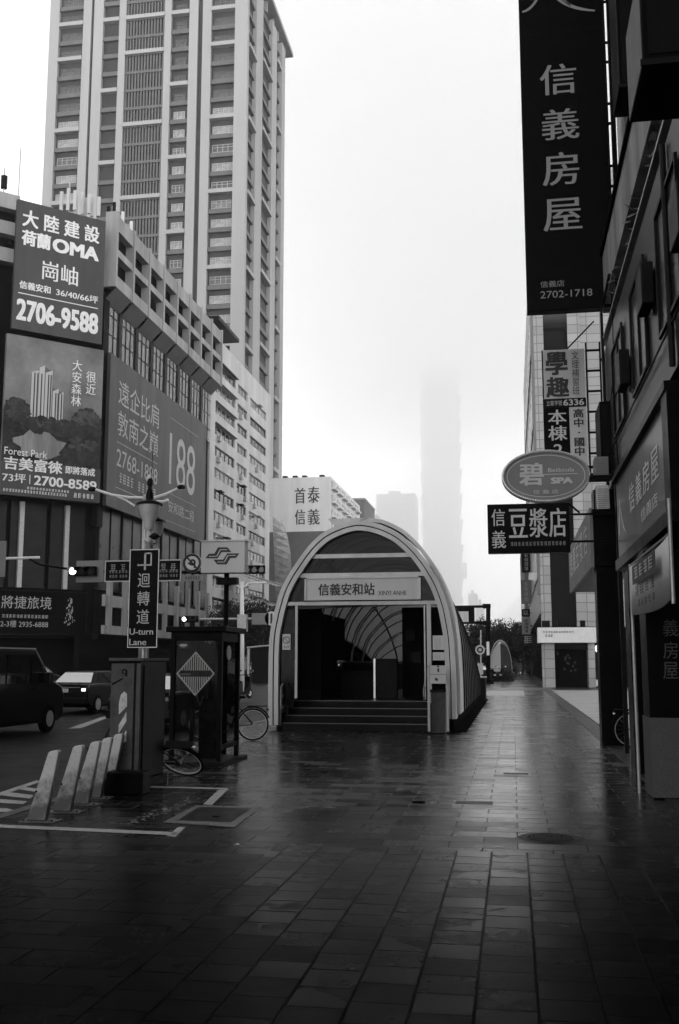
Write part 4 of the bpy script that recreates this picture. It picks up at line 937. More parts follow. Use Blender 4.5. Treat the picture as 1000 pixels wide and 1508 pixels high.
# double-arm streetlight
DY = 42; a = aY(212, 800, DY); dl = thing('streetlight', 'tall white streetlight with two long arms and dark lamp heads, crossing behind the ornate lamp', 'streetlight', (a.x, DY, -.15))
def dxy(x, y): p = aY(x, y, DY); return (p.x - a.x, 0, p.z + .15)
MB().tube((0, 0, 0), dxy(213, 728), .11, 12, .07).build('pole', M['galv'], dl, smooth=True)
MB().path([dxy(141, 721), dxy(165, 729), dxy(190, 732.5), dxy(213, 733)], .06).path([dxy(172, 731), dxy(186, 737), dxy(198, 745)], .045).build('arm', M['white'], dl); MB().path([dxy(226, 733), dxy(243, 728), dxy(262, 719.5)], .06).path([dxy(226, 739), dxy(240, 739), dxy(248, 736)], .07).build('arm', M['white'], dl)
for (x, y, s_) in ((136, 720, -1), (267, 717, 1)):
    p = dxy(x, y); MB().lathe([(0, -.12), (.16, -.08), (.2, 0), (.12, .08), (0, .1)], p, 12).build('lamp_head', M['dark'], dl, smooth=True)
# gantry with direction sign, round sign, plate and signal
GYy = 34; a = aY(213, 900, GYy); ga = thing('sign_gantry', 'long horizontal pole carrying a dark direction sign and a round no left turn sign', 'sign gantry', (a.x, GYy, -.15))
def gxy(x, y, dy=0): p = aY(x, y, GYy + dy); return (p.x - a.x, dy, p.z + .15)
MB().tube((0, .15, 0), (0, .15, gxy(213, 815)[2]), .1, 12).build('pole', M['galv'], ga, smooth=True)
MB().tube(gxy(113, 841), gxy(300, 843), .055, 10).build('arm', M['dark'], ga, smooth=True)
def plate(x0, y0, x1, y1, face, name, border=None, dy=-.08):
    p, q = gxy(x0, y1), gxy(x1, y0); o = box(name, M[face], ga, p[0], q[0], dy, dy + .04, p[2], q[2])
    if border:
        e = .04; m = MB()
        for r_ in ((p[0], q[0], p[2], p[2] + e), (p[0], q[0], q[2] - e, q[2]), (p[0], p[0] + e, p[2] + e, q[2] - e), (q[0] - e, q[0], p[2] + e, q[2] - e)): m.box(r_[0], r_[1], dy - .012, dy - .001, r_[2], r_[3])
        m.build('border', M[border], ga)
    return p, q
plate(113, 825.5, 154, 858, 'grey_board', 'blank_plate'); plate(155, 824, 268.5, 857.5, 'black', 'direction_plate', 'letter_mid')
p, q = gxy(160, 853), gxy(264, 828); m = MB()
for i in range(7):
    xx = p[0] + (q[0] - p[0]) * i / 7
    m.glyphs(xx + .06, xx + .3, q[2] - .28, q[2] - .04, 1, -.085); m.glyphs(xx + .02, xx + .36, p[2] + .2, p[2] + .3, 3, -.085); m.glyphs(xx + .05, xx + .36, p[2] + .04, p[2] + .14, 3, -.085)
m.build('direction_lettering', M['letter_grey'], ga)
plate(269.5, 847, 299, 856, 'grey_board', 'sub_plate'); p, q = gxy(273, 854), gxy(296, 849); m = MB(); m.glyphs(p[0], q[0], p[2], q[2], 6, -.085); m.build('sub_plate_lettering', M['dark'], ga)
c = gxy(284.5, 829.5); MB().tube((c[0], -.12, c[2]), (c[0], -.08, c[2]), .335, 32).build('round_plate', M['light_board'], ga)
m = MB(); m.torus((c[0], -.13, c[2]), (1, 0, 0), (0, 0, 1), .285, .045, 40, 4); m.quad((c[0] - .22, -.135, c[2] + .19), (c[0] - .17, -.135, c[2] + .23), (c[0] + .22, -.135, c[2] - .19), (c[0] + .17, -.135, c[2] - .23))
m.torus((c[0] + .02, -.128, c[2] + .02), (1, 0, 0), (0, 0, 1), .08, .035, 20, 4); m.box(c[0] + .06, c[0] + .12, -.132, -.121, c[2] - .18, c[2] + .02); m.quad((c[0] - .17, -.131, c[2] - .02), (c[0] - .02, -.131, c[2] - .1), (c[0] - .02, -.131, c[2] + .08)); m.build('round_sign_symbol', M['lettering_dark'], ga)
def signal(name, label, org, x0, x1, y0, y1, Y, lit, parent_arm):
    a, c = aY(x0, y1, Y), aY(x1, y0, Y); wd = c.x - a.x; ht = c.z - a.z
    s = thing('traffic_signal', label, 'traffic light', (a.x, Y - .35, a.z))
    box('housing', M['black'], s, 0, wd, 0, .2, 0, ht, bevel=.03); n = 3
    for i in range(n):
        cx = wd * (i + .5) / n; r_ = min(ht, wd / n) * .4
        m = MB(); k = 14
        vs = [(cx + math.cos(PI * j / k) * r_ * 1.08, yy, ht / 2 + math.sin(PI * j / k) * r_ * 1.08) for yy in (-.22, 0) for j in range(k + 1)]
        m.add(vs, [(j, j + 1, k + 2 + j, k + 1 + j) for j in range(k)]); m.build('visor', M['black'], s)
        MB().lathe([(0, 0)], (0, 0, 0), 3) if False else None
        MB().tube((cx, -.015, ht / 2), (cx, .0, ht / 2), r_, 20).build('lens', M['lamp_on'] if i in lit else M['glass'], s)
    box('bracket', M['dark'], s, wd * .4, wd * .6, .2, .36, ht * .4, ht * .6)
    return s
signal('s', 'horizontal traffic light with its left lens glowing, on the arm left of the blank plate', None, 106.5, 146, 835, 849, GYy, (0,), ga)
sa = thing('mast_arm', 'pale tube arm reaching in from the left edge, dark towards the traffic light', 'mast arm', V3(aY(-40, 900, GYy)))
sa.location.z = -.15
def sxy(x, y): p = aY(x, y, GYy); return (p.x - sa.location.x, 0, p.z + .15)
MB().tube((0, .3, 0), (0, .3, sxy(-40, 815)[2]), .12, 12).build('pole', M['galv'], sa, smooth=True)
MB().tube(sxy(-42, 824), sxy(58, 821), .05, 10).build('arm', M['white'], sa, smooth=True); MB().path([sxy(44, 823), sxy(58, 831), sxy(108, 839)], .045).build('arm_tip', M['dark'], sa)
p, q = sxy(-18, 850), sxy(11, 797); box('banner_panel', M['grey_board'], sa, p[0], q[0], -.09, -.06, p[2], q[2])
# far signal pole with fork
FY = 60; a = aY(356.5, 975, FY); fp = thing('signal_pole', 'white forked pole with a thin cross arm, between the phone booth and the metro arch', 'signal pole', (a.x, FY, -.15))
def fxy(x, y): p = aY(x, y, FY); return (p.x - a.x, 0, p.z + .15)
MB().tube((0, 0, 0), fxy(356.5, 857), .17, 12, .11).path([fxy(356.5, 868), fxy(345, 858)], .07).path([fxy(356.5, 868), fxy(366, 859), fxy(392, 858)], .07).build('pole', M['white'], fp, smooth=True)
MB().tube(fxy(294, 912), fxy(400, 911), .075, 8).build('cross_arm', M['galv'], fp)
p, q = fxy(372, 920), fxy(397, 903); box('blank_plate', M['grey_board'], fp, p[0], q[0], -.2, -.12, p[2], q[2])
p = fxy(401, 911); MB().tube((p[0], -.2, p[2]), (p[0], -.12, p[2]), .42, 24).build('round_plate', M['light_board'], fp); MB().box(p[0] - .06, p[0] + .06, -.23, -.201, p[2] - .3, p[2] + .3).build('round_plate_bar', M['lettering_dark'], fp)
box('control_box', M['galv'], fp, -.28, .28, -.2, .2, fxy(356, 930)[2], fxy(356, 905)[2])
signal('s', 'unlit horizontal traffic light peeping out behind the metro logo box', None, 361, 392, 833, 846, FY, (), fp)
signal('s', 'small horizontal traffic light with glowing left lens at the end of the thin cross arm', None, 270, 294, 907, 917, FY, (0,), fp)
# metro logo box on a post
MY = 17.4; a = aY(333, 900, MY); ml = thing('metro_sign', 'white metro logo box sign on a dark post above the phone booth', 'sign', (a.x, MY, 0))
def mxy(x, y): p = aY(x, y, MY); return (p.x - a.x, p.z)
p, q = mxy(298.5, 845), mxy(363.5, 797.5)
box('box', M['light_board'], ml, p[0], q[0], -.12, .12, p[1], q[1], bevel=.012); box('top_rim', M['galv'], ml, p[0] - .02, q[0] + .02, -.14, .14, q[1], q[1] + .02)
MB().tube((0, 0, 0), (0, 0, p[1]), .045, 12).build('post', M['black'], ml, smooth=True); box('bracket', M['black'], ml, mxy(320, 860)[0], mxy(350, 860)[0], -.08, .08, mxy(333, 861)[1], mxy(333, 851)[1])
def lg(zx, zy): return mxy(180 + zx / 4.1667, 760 + zy / 4.1667)
A_ = [(523, 264), (543, 236), (578, 234), (600, 196), (658, 196), (682, 226), (622, 226), (597, 264)]
m = MB()
for P_ in (A_, [(1253 - x, 497 - y) for x, y in A_]): m.quad(*[(lg(x, y)[0], -.124, lg(x, y)[1]) for x, y in P_])
m.build('logo', M['lettering_dark'], ml)
m = MB()
for f in (lambda x, y: (x, y), lambda x, y: (1253 - x, 497 - y)):
    for c in (((590, 250), (612, 210), (616, 212), (596, 252)), ((612, 209), (656, 209), (656, 213), (612, 213)), ((545, 250), (592, 249), (592, 253), (545, 254))): m.quad(*[(lg(*f(x, y))[0], -.127, lg(*f(x, y))[1]) for x, y in c])
m.build('logo_lines', M['light_board'], ml)
# phone booth
BY = 16.; a = aY(252, 1125, BY); c = aY(322, 1125, BY); pb = thing('phone_booth', 'dark framed glass phone booth with a striped diamond emblem', 'phone booth', (a.x, BY, 0))
bw_ = c.x - a.x; zt_ = aY(290, 931, BY).z; bd = 1.05
for (x, y) in ((0, 0), (bw_, 0), (0, bd), (bw_, bd)): box('post', M['black'], pb, x - .035, x + .035, y - .035, y + .035, 0, zt_)
box('roof', M['black'], pb, -.1, bw_ + .12, -.12, bd + .12, zt_ + .001, zt_ + .09, bevel=.015); box('header', M['black'], pb, .036, bw_ - .036, -.02, .02, zt_ - .14, zt_); box('header', M['black'], pb, bw_ - .02, bw_ + .02, .036, bd - .036, zt_ - .14, zt_)
box('base', M['granite'], pb, -.1, bw_ + .14, -.2, bd + .2, 0, .05); 
bg_ = glassm('booth glass', .008, .05, .3, spec=.12)
box('glass_panel', bg_, pb, .036, bw_ - .036, -.005, .005, .35, zt_ - .14); box('glass_panel', bg_, pb, bw_ - .005, bw_ + .005, .036, bd - .036, .3, zt_ - .14); box('bottom_rail', M['black'], pb, bw_ - .02, bw_ + .02, .036, bd - .036, .22, .299)
box('equipment_column', M['black'], pb, bw_ * .35, bw_ * .68, .55, .8, .05, 1.9); box('telephone', M['dark'], pb, bw_ * .38, bw_ * .62, .38, .549, 1.0, 1.4, bevel=.02); MB().path([(bw_ * .4, .36, 1.3), (bw_ * .36, .33, 1.1), (bw_ * .45, .34, .9), (bw_ * .5, .38, 1.05)], .008).build('cord', M['galv'], pb); MB().tube((bw_ * .40, .35, 1.12), (bw_ * .40, .35, 1.34), .02, 8).build('handset', M['black'], pb)
MB().lathe([(.09, 0), (.12, .04), (.12, .07), (0, .09)], (.16, .1, zt_ - .26), 16).build('lamp', M['globe'], pb)
dc = aY(288.5, 992, BY); dx, dz_ = dc.x - a.x, dc.z; hw, hh = .305, .34
m = MB()
for s_ in (-1, 1):
    for (x0_, z0_, x1_, z1_) in ((-hw, 0, 0, s_ * hh), (hw, 0, 0, s_ * hh)): m.tube((dx + x0_, -.02, dz_ + z0_), (dx + x1_, -.02, dz_ + z1_), .012, 6)
for i in range(-7, 8):
    x = i * .036; h_ = hh * (1 - abs(x) / hw) - .01
    if h_ > .07: m.box(dx + x - .007, dx + x + .007, -.03, -.012, dz_ + .05, dz_ + h_); m.box(dx + x - .007, dx + x + .007, -.03, -.012, dz_ - h_, dz_ - .05)
m.build('emblem', M['letter_mid'], pb)
m = MB().tube((bw_ + .008, .45, 1.75), (bw_ + .02, .45, 1.75), .12, 20); m.build('round_sticker', M['letter_mid'], pb)

# bicycles
def bicycle(label, loc, rz, lean, rimmat, group='bicycles'):
    b = thing('bicycle', label, 'bicycle', loc, rz, group); b.rotation_euler.x = lean; r = .33
    for x in (0, 1.04):
        t_ = MB().torus((x, 0, r), (1, 0, 0), (0, 0, 1), r - .02, .018, 36, 8).build('tyre', M['rubber'], b, smooth=True)
        m = MB().torus((x, 0, r), (1, 0, 0), (0, 0, 1), r - .043, .011, 36, 6)
        m.build('rim', rimmat, b, smooth=True)
        m = MB(); m.tube((x, -.05, r), (x, .05, r), .02, 10)
        for k in range(16): a_ = k * PI / 8; m.tube((x, .02 * (-1) ** k, r), (x + math.cos(a_) * (r - .05), 0, r + math.sin(a_) * (r - .05)), .0016, 3)
        m.build('spokes', M['steel'], b)
        m = MB(); 
        for k in range(7): a0, a1 = .1 + k * .38, .1 + (k + 1) * .38; m.tube((x + math.cos(a0) * (r + .03), 0, r + math.sin(a0) * (r + .03)), (x + math.cos(a1) * (r + .03), 0, r + math.sin(a1) * (r + .03)), .016, 6)
        m.build('mudguard', M['black'], b)
    bb, st_, hd = (.44, 0, .29), (.3, 0, .78), (.9, 0, .82)
    m = MB().tube(bb, st_, .018).tube(bb, (.93, 0, .7), .02).tube((.33, 0, .7), hd, .017).tube((.88, 0, .9), (.94, 0, .64), .022)
    for y in (-.05, .05): m.tube((0, y, r), bb, .01).tube((0, y, r), (.32, 0, .7), .009)
    m.build('frame', M['black'], b, smooth=True)
    m = MB()
    for y in (-.05, .05): m.tube((.94, y * .6, .64), (1.04, y, r), .012)
    m.build('fork', M['dark'], b); MB().path([(.74, -.28, .98), (.86, -.22, 1.02), (.87, 0, 1.0), (.86, .22, 1.02), (.74, .28, .98)], .013).tube((.87, 0, 1), (.89, 0, .86), .014).build('handlebar', M['dark'], b)
    MB().lathe([(0, 0), (.09, .01), (.11, .035), (.07, .06), (0, .065)], (.26, 0, .85), 14).tube((.3, 0, .78), (.28, 0, .86), .013).build('saddle', M['rubber'], b, smooth=True)
    m = MB().tube((.44, -.07, .29), (.44, .07, .29), .05, 14); m.tube((.44, .08, .29), (.54, .08, .16), .01); m.tube((.44, -.08, .29), (.34, -.08, .42), .01); m.box(.5, .58, .07, .15, .15, .17); m.build('crank', M['dark'], b)
    MB().box(-.3, .12, -.06, .06, .69, .71).build('carrier', M['dark'], b)
    MB().lathe([(0, 0), (.03, .02), (.03, .05), (0, .06)], (-.3, 0, .6), 8).build('tail_light', M['chrome'], b)
    return b
p = aZ(283, 1141); bicycle('bicycle toppled against the phone booth, its pale wheel rim showing', (p.x - .02, p.y - .1, .0), R(172), R(-48), M['white'])
p = aZ(372, 1091); bicycle('dark bicycle parked between the phone booth and the metro arch', (p.x, p.y, 0), R(187), R(3), M['galv'])
bicycle('dark bicycle parked in the arcade behind the first pillar', (aZ(912, 1096).x + .1, 20.2, 0.02), R(12), R(4), M['galv'])

# scooters parked by the booth and far off
def scooter(label, loc, rz, group='parked scooters'):
    b = thing('scooter', label, 'scooter', loc, rz, group)
    for x in (0, 1.2):
        MB().torus((x, 0, .23), (1, 0, 0), (0, 0, 1), .175, .05, 24, 8).build('tyre', M['rubber'], b, smooth=True); MB().tube((x, -.04, .23), (x, .04, .23), .12, 14).build('rim', M['galv'], b)
    MB().prism([(-.3, .45), (-.35, .62), (.1, .72), (.5, .7), (.52, .3), (.95, .27), (1.02, .75), (.98, .98), (1.06, 1.0), (1.2, .7), (1.12, .45), (1.0, .18), (.3, .18), (.15, .4)], -.15, .15).build('body', M['car'], b, bevel=.05)
    MB().prism([(-.3, .66), (-.28, .74), (.2, .82), (.5, .76), (.5, .7)], -.14, .14).build('seat', M['rubber'], b, bevel=.03)
    MB().path([(.9, -.34, 1.02), (1.0, -.2, 1.05), (1.0, .2, 1.05), (.9, .34, 1.02)], .018).tube((1.0, 0, 1.03), (1.15, 0, .4), .03).build('handlebar', M['dark'], b)
    MB().path([(.98, -.25, 1.05), (.96, -.3, 1.2)], .008).path([(.98, .25, 1.05), (.96, .3, 1.2)], .008).box(.94, .96, -.37, -.25, 1.18, 1.26).box(.94, .96, .25, .37, 1.18, 1.26).build('mirrors', M['chrome'], b)
    box('headlight', M['chrome'], b, 1.06, 1.12, -.08, .08, .84, .94); box('licence_plate', M['plate'], b, -.37, -.36, -.1, .1, .45, .58)
    return b
s0 = scooter('dark scooter parked behind the phone booth, by the road edge', (aZ(352, 1048).x, 29, -.0), R(60))
for i, (x, y, lab) in enumerate(((344, 1030, 'scooter on the road side beyond the parked bicycle'), (728, 1003, 'leftmost scooter below the far second arch'), (738, 1003, 'middle scooter below the far second arch'), (748, 1002, 'rightmost scooter below the far second arch'), (757, 998, 'distant scooter right of the far second arch'))):
    q = aZ(x, y); dup(s0, (q.x, q.y, 0), R((70, 100, 85, 95, 80)[i]), lab)

# cars
def sedan(label, loc, rz, group='cars on the road', hatch=False, lights=True):
    c = thing('car', label, 'car', loc, rz, group)
    w = .87
    body = [(0, .38), (.0, .72), (.06, .92), (.25, 1.0), (1.0, 1.02), (3.3, .96), (4.2, .82), (4.55, .66), (4.6, .35), (4.2, .22), (.3, .22)]
    def pr(P_, y0, y1): 
        m = MB(); n = len(P_); vs = [(y0, x, z) for x, z in P_] + [(y1, x, z) for x, z in P_]
        return m.add(vs, [tuple(range(n)), tuple(range(n, 2 * n))[::-1]] + [(i, n + i, n + (i + 1) % n, (i + 1) % n) for i in range(n)])
    pr(body, -w, w).build('body', M['car'], c, bevel=.09)
    wt, wb_ = .56, .76
    gh = [(.62 if not hatch else .1, 1.0, wb_), (1.2 if not hatch else .5, 1.42, wt), (2.45, 1.44, wt), (3.35, .97, wb_)]
    m = MB(); vs = [(s_ * w_, y, z) for s_ in (-1, 1) for y, z, w_ in gh]
    m.add(vs, [(0, 1, 2, 3), (7, 6, 5, 4), (0, 4, 5, 1), (1, 5, 6, 2), (2, 6, 7, 3)]); m.build('cabin', M['car'], c, bevel=.03)
    def lerp(a, b_, t): return a + (b_ - a) * t
    def gp(s_, i, j, t, e=.012):
        y, z, w_ = (lerp(gh[i][k], gh[j][k], t) for k in range(3)); return [s_ * (w_ + e), y, z]
    m = MB(); a_, b2 = gp(1, 0, 1, .1), gp(1, 0, 1, .9); q = .9
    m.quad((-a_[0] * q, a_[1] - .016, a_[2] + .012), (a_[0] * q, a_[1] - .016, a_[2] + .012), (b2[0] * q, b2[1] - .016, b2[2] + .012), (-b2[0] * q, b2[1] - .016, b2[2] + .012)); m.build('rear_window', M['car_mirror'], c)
    m = MB(); a_, b2 = gp(1, 3, 2, .08), gp(1, 3, 2, .92); m.quad((-a_[0] * q, a_[1] + .016, a_[2] + .012), (a_[0] * q, a_[1] + .016, a_[2] + .012), (b2[0] * q, b2[1] + .016, b2[2] + .012), (-b2[0] * q, b2[1] + .016, b2[2] + .012)); m.build('windscreen', M['car_glass'], c)
    for s_ in (-1, 1):
        for (ya, yb, yc, yd) in ((.95, 1.85, 1.85, 1.35), (1.95, 3.0, 2.4, 1.95)):
            z0_, z1_ = 1.03, 1.36; f0, f1 = .745, .6
            MB().quad((s_ * f0, ya, z0_), (s_ * f0, yb, z0_), (s_ * f1, yc, z1_), (s_ * f1, yd, z1_)).build('side_window', M['car_glass'], c)
        box('door_handle', M['chrome'], c, s_ * .875 - .01, s_ * .875 + .01, 1.5, 1.65, .82, .85)
        t_ = box('tail_light', M['lamp_soft'] if (lights and s_ > 0) else M['glass_grey'], c, s_ * .74 - .06, s_ * .74 + .06, -.03, .03, .78, .87)
        box('headlight', M['globe'], c, s_ * .66 - .17, s_ * .66 + .17, 4.50, 4.57, .6, .74); box('wing_mirror', M['car'], c, s_ * .95 - .08, s_ * .95 + .08, 2.85, 2.97, .98, 1.1, bevel=.02)
        for y in (.85, 3.65):
            wh = MB().tube((s_ * .66, y, .32), (s_ * .885, y, .32), .32, 24).build('wheel', M['rubber'], c, bevel=.03); MB().lathe([(0, 0)], n=3) if False else None
            r_ = MB().tube((s_ * .88, y, .32), (s_ * .895, y, .32), .2, 18); 
            rm = r_.build('rim', M['galv'], wh)
    box('licence_plate', M['plate'], c, -.19, .19, -.035, -.02, .74, .86); box('bumper', M['car'], c, -.86, .86, -.06, .1, .34, .56, bevel=.03); box('trim_strip', M['galv'], c, -.6, .6, -.03, -.0, .90, .915); box('spoiler', M['car'], c, -.7, .7, .02, .3, 1.04, 1.07, bevel=.01)
    m = MB(); m.glyphs(-.15, .15, .765, .835, 5, -.037); m.build('plate_number', M['lettering_dark'], c)
    return c
q = aY(94, 1000, 33.2); c0 = sedan('dark sedan seen from behind with a bright rear window, on the road beyond the bollards', (q.x, 33.2, -.15), R(-3))
q = aY(225, 1000, 26); sedan('dark car mostly hidden behind the cabinet and the phone booth', (q.x, 25, -.15), R(-2), lights=False)
def far_car(x, Y, label, v=None):
    q = aY(x, 1000, Y); return dup(c0, (q.x, Y, -.15), R(-1), label)
far_car(372, 95, 'distant car on the road just left of the metro arch'); far_car(705, 92, 'distant car with a light showing right of the metro vault'); far_car(30, 62, 'distant car across the road under the dark arcade')
# van
q = aY(84, 1000, 25.2); vn = thing('van', 'black van cut by the left edge of the photo', 'van', (q.x, 21, -.15))
prof = [(0, .4), (0, 1.95), (.2, 2.08), (3.0, 2.08), (3.9, 1.35), (4.55, 1.15), (4.7, .9), (4.7, .35), (4.4, .25), (.2, .25)]
m = MB(); n = len(prof); vs = [(x, y, z) for x in (-1.75, 0) for y, z in prof]
m.add(vs, [tuple(range(n))[::-1], tuple(range(n, 2 * n))] + [(i, (i + 1) % n, n + (i + 1) % n, n + i) for i in range(n)]); m.build('body', M['car'], vn, bevel=.07)
for (P_, nm) in (([(2.75, 1.25), (3.75, 1.25), (3.0, 1.92), (2.75, 1.92)], 'side_window'), ([(1.5, 1.25), (2.65, 1.25), (2.65, 1.92), (1.5, 1.92)], 'side_window'), ([(.2, 1.25), (1.4, 1.25), (1.4, 1.92), (.2, 1.92)], 'side_window')): MB().quad(*[(.012, y, z) for y, z in P_]).build(nm, M['car_glass'], vn)
MB().quad((-1.6, 3.86, 1.42), (-.15, 3.86, 1.42), (-.2, 3.1, 2.03), (-1.55, 3.1, 2.03)).build('windscreen', M['car_glass'], vn)
for y in (.85, 3.8):
    for x in (-1.6, -.15): wh = MB().tube((x, y, .34), (x + .18, y, .34), .34, 24).build('wheel', M['rubber'], vn, bevel=.03); MB().tube((x + .17, y, .34), (x + .19, y, .34), .2, 16).build('rim', M['galv'], wh)
box('wing_mirror', M['car'], vn, .05, .27, 3.25, 3.45, 1.22, 1.5, bevel=.03); box('door_handle', M['dark'], vn, .012, .04, 2.8, 2.95, 1.08, 1.12); box('roof_gutter', M['galv'], vn, -.02, .02, .3, 2.9, 2.06, 2.09)

# ================================================================== TREES
def tree(label, loc, hgt, rad, cz_, n, leafm, group, seed, flat=.8, name='street_tree', leaf=.17):
    rr = random.Random(seed); t_ = thing(name, label, 'tree', loc, 0, group)
    m = MB(); m.tube((0, 0, 0), (.05, 0, cz_ * .75), .16, 10, .1)
    lim = []
    for k in range(7):
        a_ = k * 2.4; e = (math.cos(a_) * rad * .55, math.sin(a_) * rad * .55, cz_ + rr.uniform(-.2, .5) * rad * flat); m.tube((.05, 0, cz_ * .7 - .1 * k * .3), e, .07, 6, .02)
    m.build('trunk', M['bark'], t_)
    cl = []
    for k in range(26):
        while 1:
            p_ = Vector((rr.uniform(-1, 1), rr.uniform(-1, 1), rr.uniform(-1, 1)))
            if .35 < p_.length < 1: break
        cl.append((Vector((p_.x * rad, p_.y * rad, cz_ + p_.z * rad * flat)), rad * rr.uniform(.22, .42)))
    m = MB()
    for i in range(n):
        c_, r_ = cl[i % 26]; d = Vector((rr.gauss(0, 1), rr.gauss(0, 1), rr.gauss(0, .8))).normalized() * (r_ * rr.uniform(.5, 1.08)); p_ = c_ + d
        u_ = Vector((rr.gauss(0, 1), rr.gauss(0, 1), rr.gauss(0, 1))).normalized(); v_ = u_.orthogonal().normalized(); l = leaf * rr.uniform(.6, 1.3)
        m.quad(p_ - u_ * l, p_ + v_ * l * .45, p_ + u_ * l, p_ - v_ * l * .45)
    m.build('crown', leafm, t_)
    return t_
specs = [(700, 952, 118, 2.9, 3.3, 'leftmost distant street tree beside the metro vault'), (712, 948, 125, 3.2, 3.6, 'distant street tree behind the dark sign frame post'), (728, 940, 132, 3.6, 3.9, 'tall distant street tree rising behind the second arch'), (742, 946, 140, 3.4, 3.6, 'distant street tree just right of the tall one behind the second arch'), (757, 945, 128, 3.4, 3.5, 'big dark distant street tree left of the hanging sign stack'), (768, 950, 150, 4.0, 3.8, 'rightmost distant street tree, half behind the small sign stack')]
for i, (x, y, Y, r_, cz_, lab) in enumerate(specs):
    q = aY(x, y, Y); tree(lab, (q.x, Y, 0), 8, r_, cz_, 6000, M['leaf'], 'distant street trees on the right', 20 + i, .75)
for i, (x, Y, r_, lab) in enumerate(((368, 118, 5.0, 'dark street tree over the road behind the white forked pole'), (388, 110, 4.8, 'dark street tree touching the left side of the metro arch'), (352, 130, 5., 'dark street tree seen through the top of the phone booth'), (402, 140, 5.5, 'dark street tree mostly hidden behind the metro arch'))):
    q = aY(x, 930, Y); tree(lab, (q.x, Y, -.15), 8, r_, q.z, 6000, M['leaf'], 'dark street trees on the left', 40 + i, .6)
q = aY(729, 997, 90); m = MB(); rr = random.Random(4)
for i in range(2200):
    p_ = Vector((rr.uniform(-1.6, 1.6), rr.uniform(-.9, .9), rr.uniform(0, .75))); u_ = Vector((rr.gauss(0, 1), rr.gauss(0, 1), rr.gauss(0, 1))).normalized(); v_ = u_.orthogonal().normalized(); m.quad(p_ - u_ * .09, p_ + v_ * .04, p_ + u_ * .09, p_ - v_ * .04)
tag(m.build('hedge', M['leaf'], loc=(q.x, 90, 0)), 'low dark hedge at the foot of the far second arch', 'hedge')

# ================================================================== second arch, far sign frame, small posts, people
AY = 93; a = aY(738, 1000, AY); s2n = thing('metro_entrance', 'far second metro arch, half pale and half dark, beyond the sign frame', 'metro entrance', (a.x, AY, 0))
L_ = aY(721, 1000, AY).x - a.x; R_ = aY(755, 1000, AY).x - a.x; ht = aY(735, 942, AY).z
arch = [(L_ + (R_ - L_) * (.5 - .5 * math.cos(t * PI / 24)), .2 + (ht - .2) * math.sin(t * PI / 24) ** .75) for t in range(25)]
def arc_skin(i0, i1, y0, y1, s0_, s1_, mt, nm):
    vs = [(x, y0, z * s0_) for x, z in arch[i0:i1 + 1]] + [(x, y1, z * s1_) for x, z in arch[i0:i1 + 1]]; k = i1 - i0 + 1
    return MB().add(vs, [(i, i + 1, k + i + 1, k + i) for i in range(k - 1)]).build(nm, mt, s2n, smooth=True)
arc_skin(0, 12, 0, 9, .9, 1, M['shell'], 'pale_vault'); arc_skin(12, 24, 0, 9, .9, 1, M['vault'], 'dark_vault')
MB().add([(x, 0, z * .9) for x, z in arch[:13]] + [(arch[12][0], 0, 0)], [tuple(range(14))]).build('pale_front', M['light_board'], s2n); MB().add([(x, 0, z * .9) for x, z in arch[12:]] + [(arch[12][0], 0, 0)], [tuple(range(14))]).build('dark_front', M['vault'], s2n)
MB().band(arch, [(x * .96, z * .96) for x, z in arch], -.12, .0).build('arch_rim', M['galv'], s2n)
KY = 78; a = aY(719, 1003, KY); kf = thing('sign_gantry', 'black post with twin horizontal arms holding a dark sign board, right of the metro vault', 'sign gantry', (a.x, KY, 0))
def kxy(x, y): p = aY(x, y, KY); return (p.x - a.x, 0, p.z)
MB().tube((0, 0, 0), kxy(719, 891), .17, 12).lathe([(.45, 0), (.4, .15), (.2, .3), (.17, .4)]).build('post', M['black'], kf)
for y in (894, 917.5): MB().tube(kxy(664, y), kxy(721, y - 1), .1, 8).build('arm', M['black'], kf)
p, q = kxy(673, 917), kxy(698.5, 893.5); box('sign_board', M['black'], kf, p[0], q[0], -.12, .1, p[2], q[2])
p, q = kxy(674, 916), kxy(690, 900.5); box('lit_panel', M['white'], kf, p[0], q[0], -.15, -.121, p[2], q[2])
box('head', M['black'], kf, -.28, .3, -.28, .28, kxy(719, 896)[2], kxy(719, 889.5)[2]); box('head', M['black'], kf, -.28, .3, -.28, .28, kxy(719, 921)[2], kxy(719, 914)[2])
PY = 56; a = aY(708, 1008, PY); rp = thing('road_sign', 'small round road sign on a thin pale post, right of the metro vault', 'road sign', (a.x, PY, 0))
def pxy(x, y): p = aY(x, y, PY); return (p.x - a.x, 0, p.z)
box('block', M['light_board'], rp, -.25, .25, -.25, .25, 0, .24); MB().tube((0, 0, .2), pxy(708, 928), .035, 8).build('post', M['galv'], rp)
p = pxy(708, 957); MB().tube((0, -.05, p[2]), (0, -.02, p[2]), .26, 24).build('disc', M['galv'], rp); MB().torus((0, -.06, p[2]), (1, 0, 0), (0, 0, 1), .13, .035, 20, 4).build('symbol', M['dark'], rp)
p = pxy(706, 985); box('box', M['galv'], rp, -.14, .14, -.12, .1, p[2] - .3, p[2] + .3); box('pennant', M['white'], rp, .35, .5, -.05, -.02, pxy(715, 965)[2], pxy(715, 945)[2]); MB().tube((0, 0, pxy(715, 955)[2]), (.4, 0, pxy(715, 955)[2]), .02, 6).build('bracket', M['galv'], rp)
bk = thing('concrete_block', 'dark concrete block at the far right corner of the metro vault', 'block', (aZ(707, 1030).x, 43.5, 0)); box('body', M['granite'], bk, -.35, .3, 0, 1.2, 0, .95, bevel=.02); box('cap', M['galv'], bk, -.38, .33, -.03, 1.23, .951, 1.0)
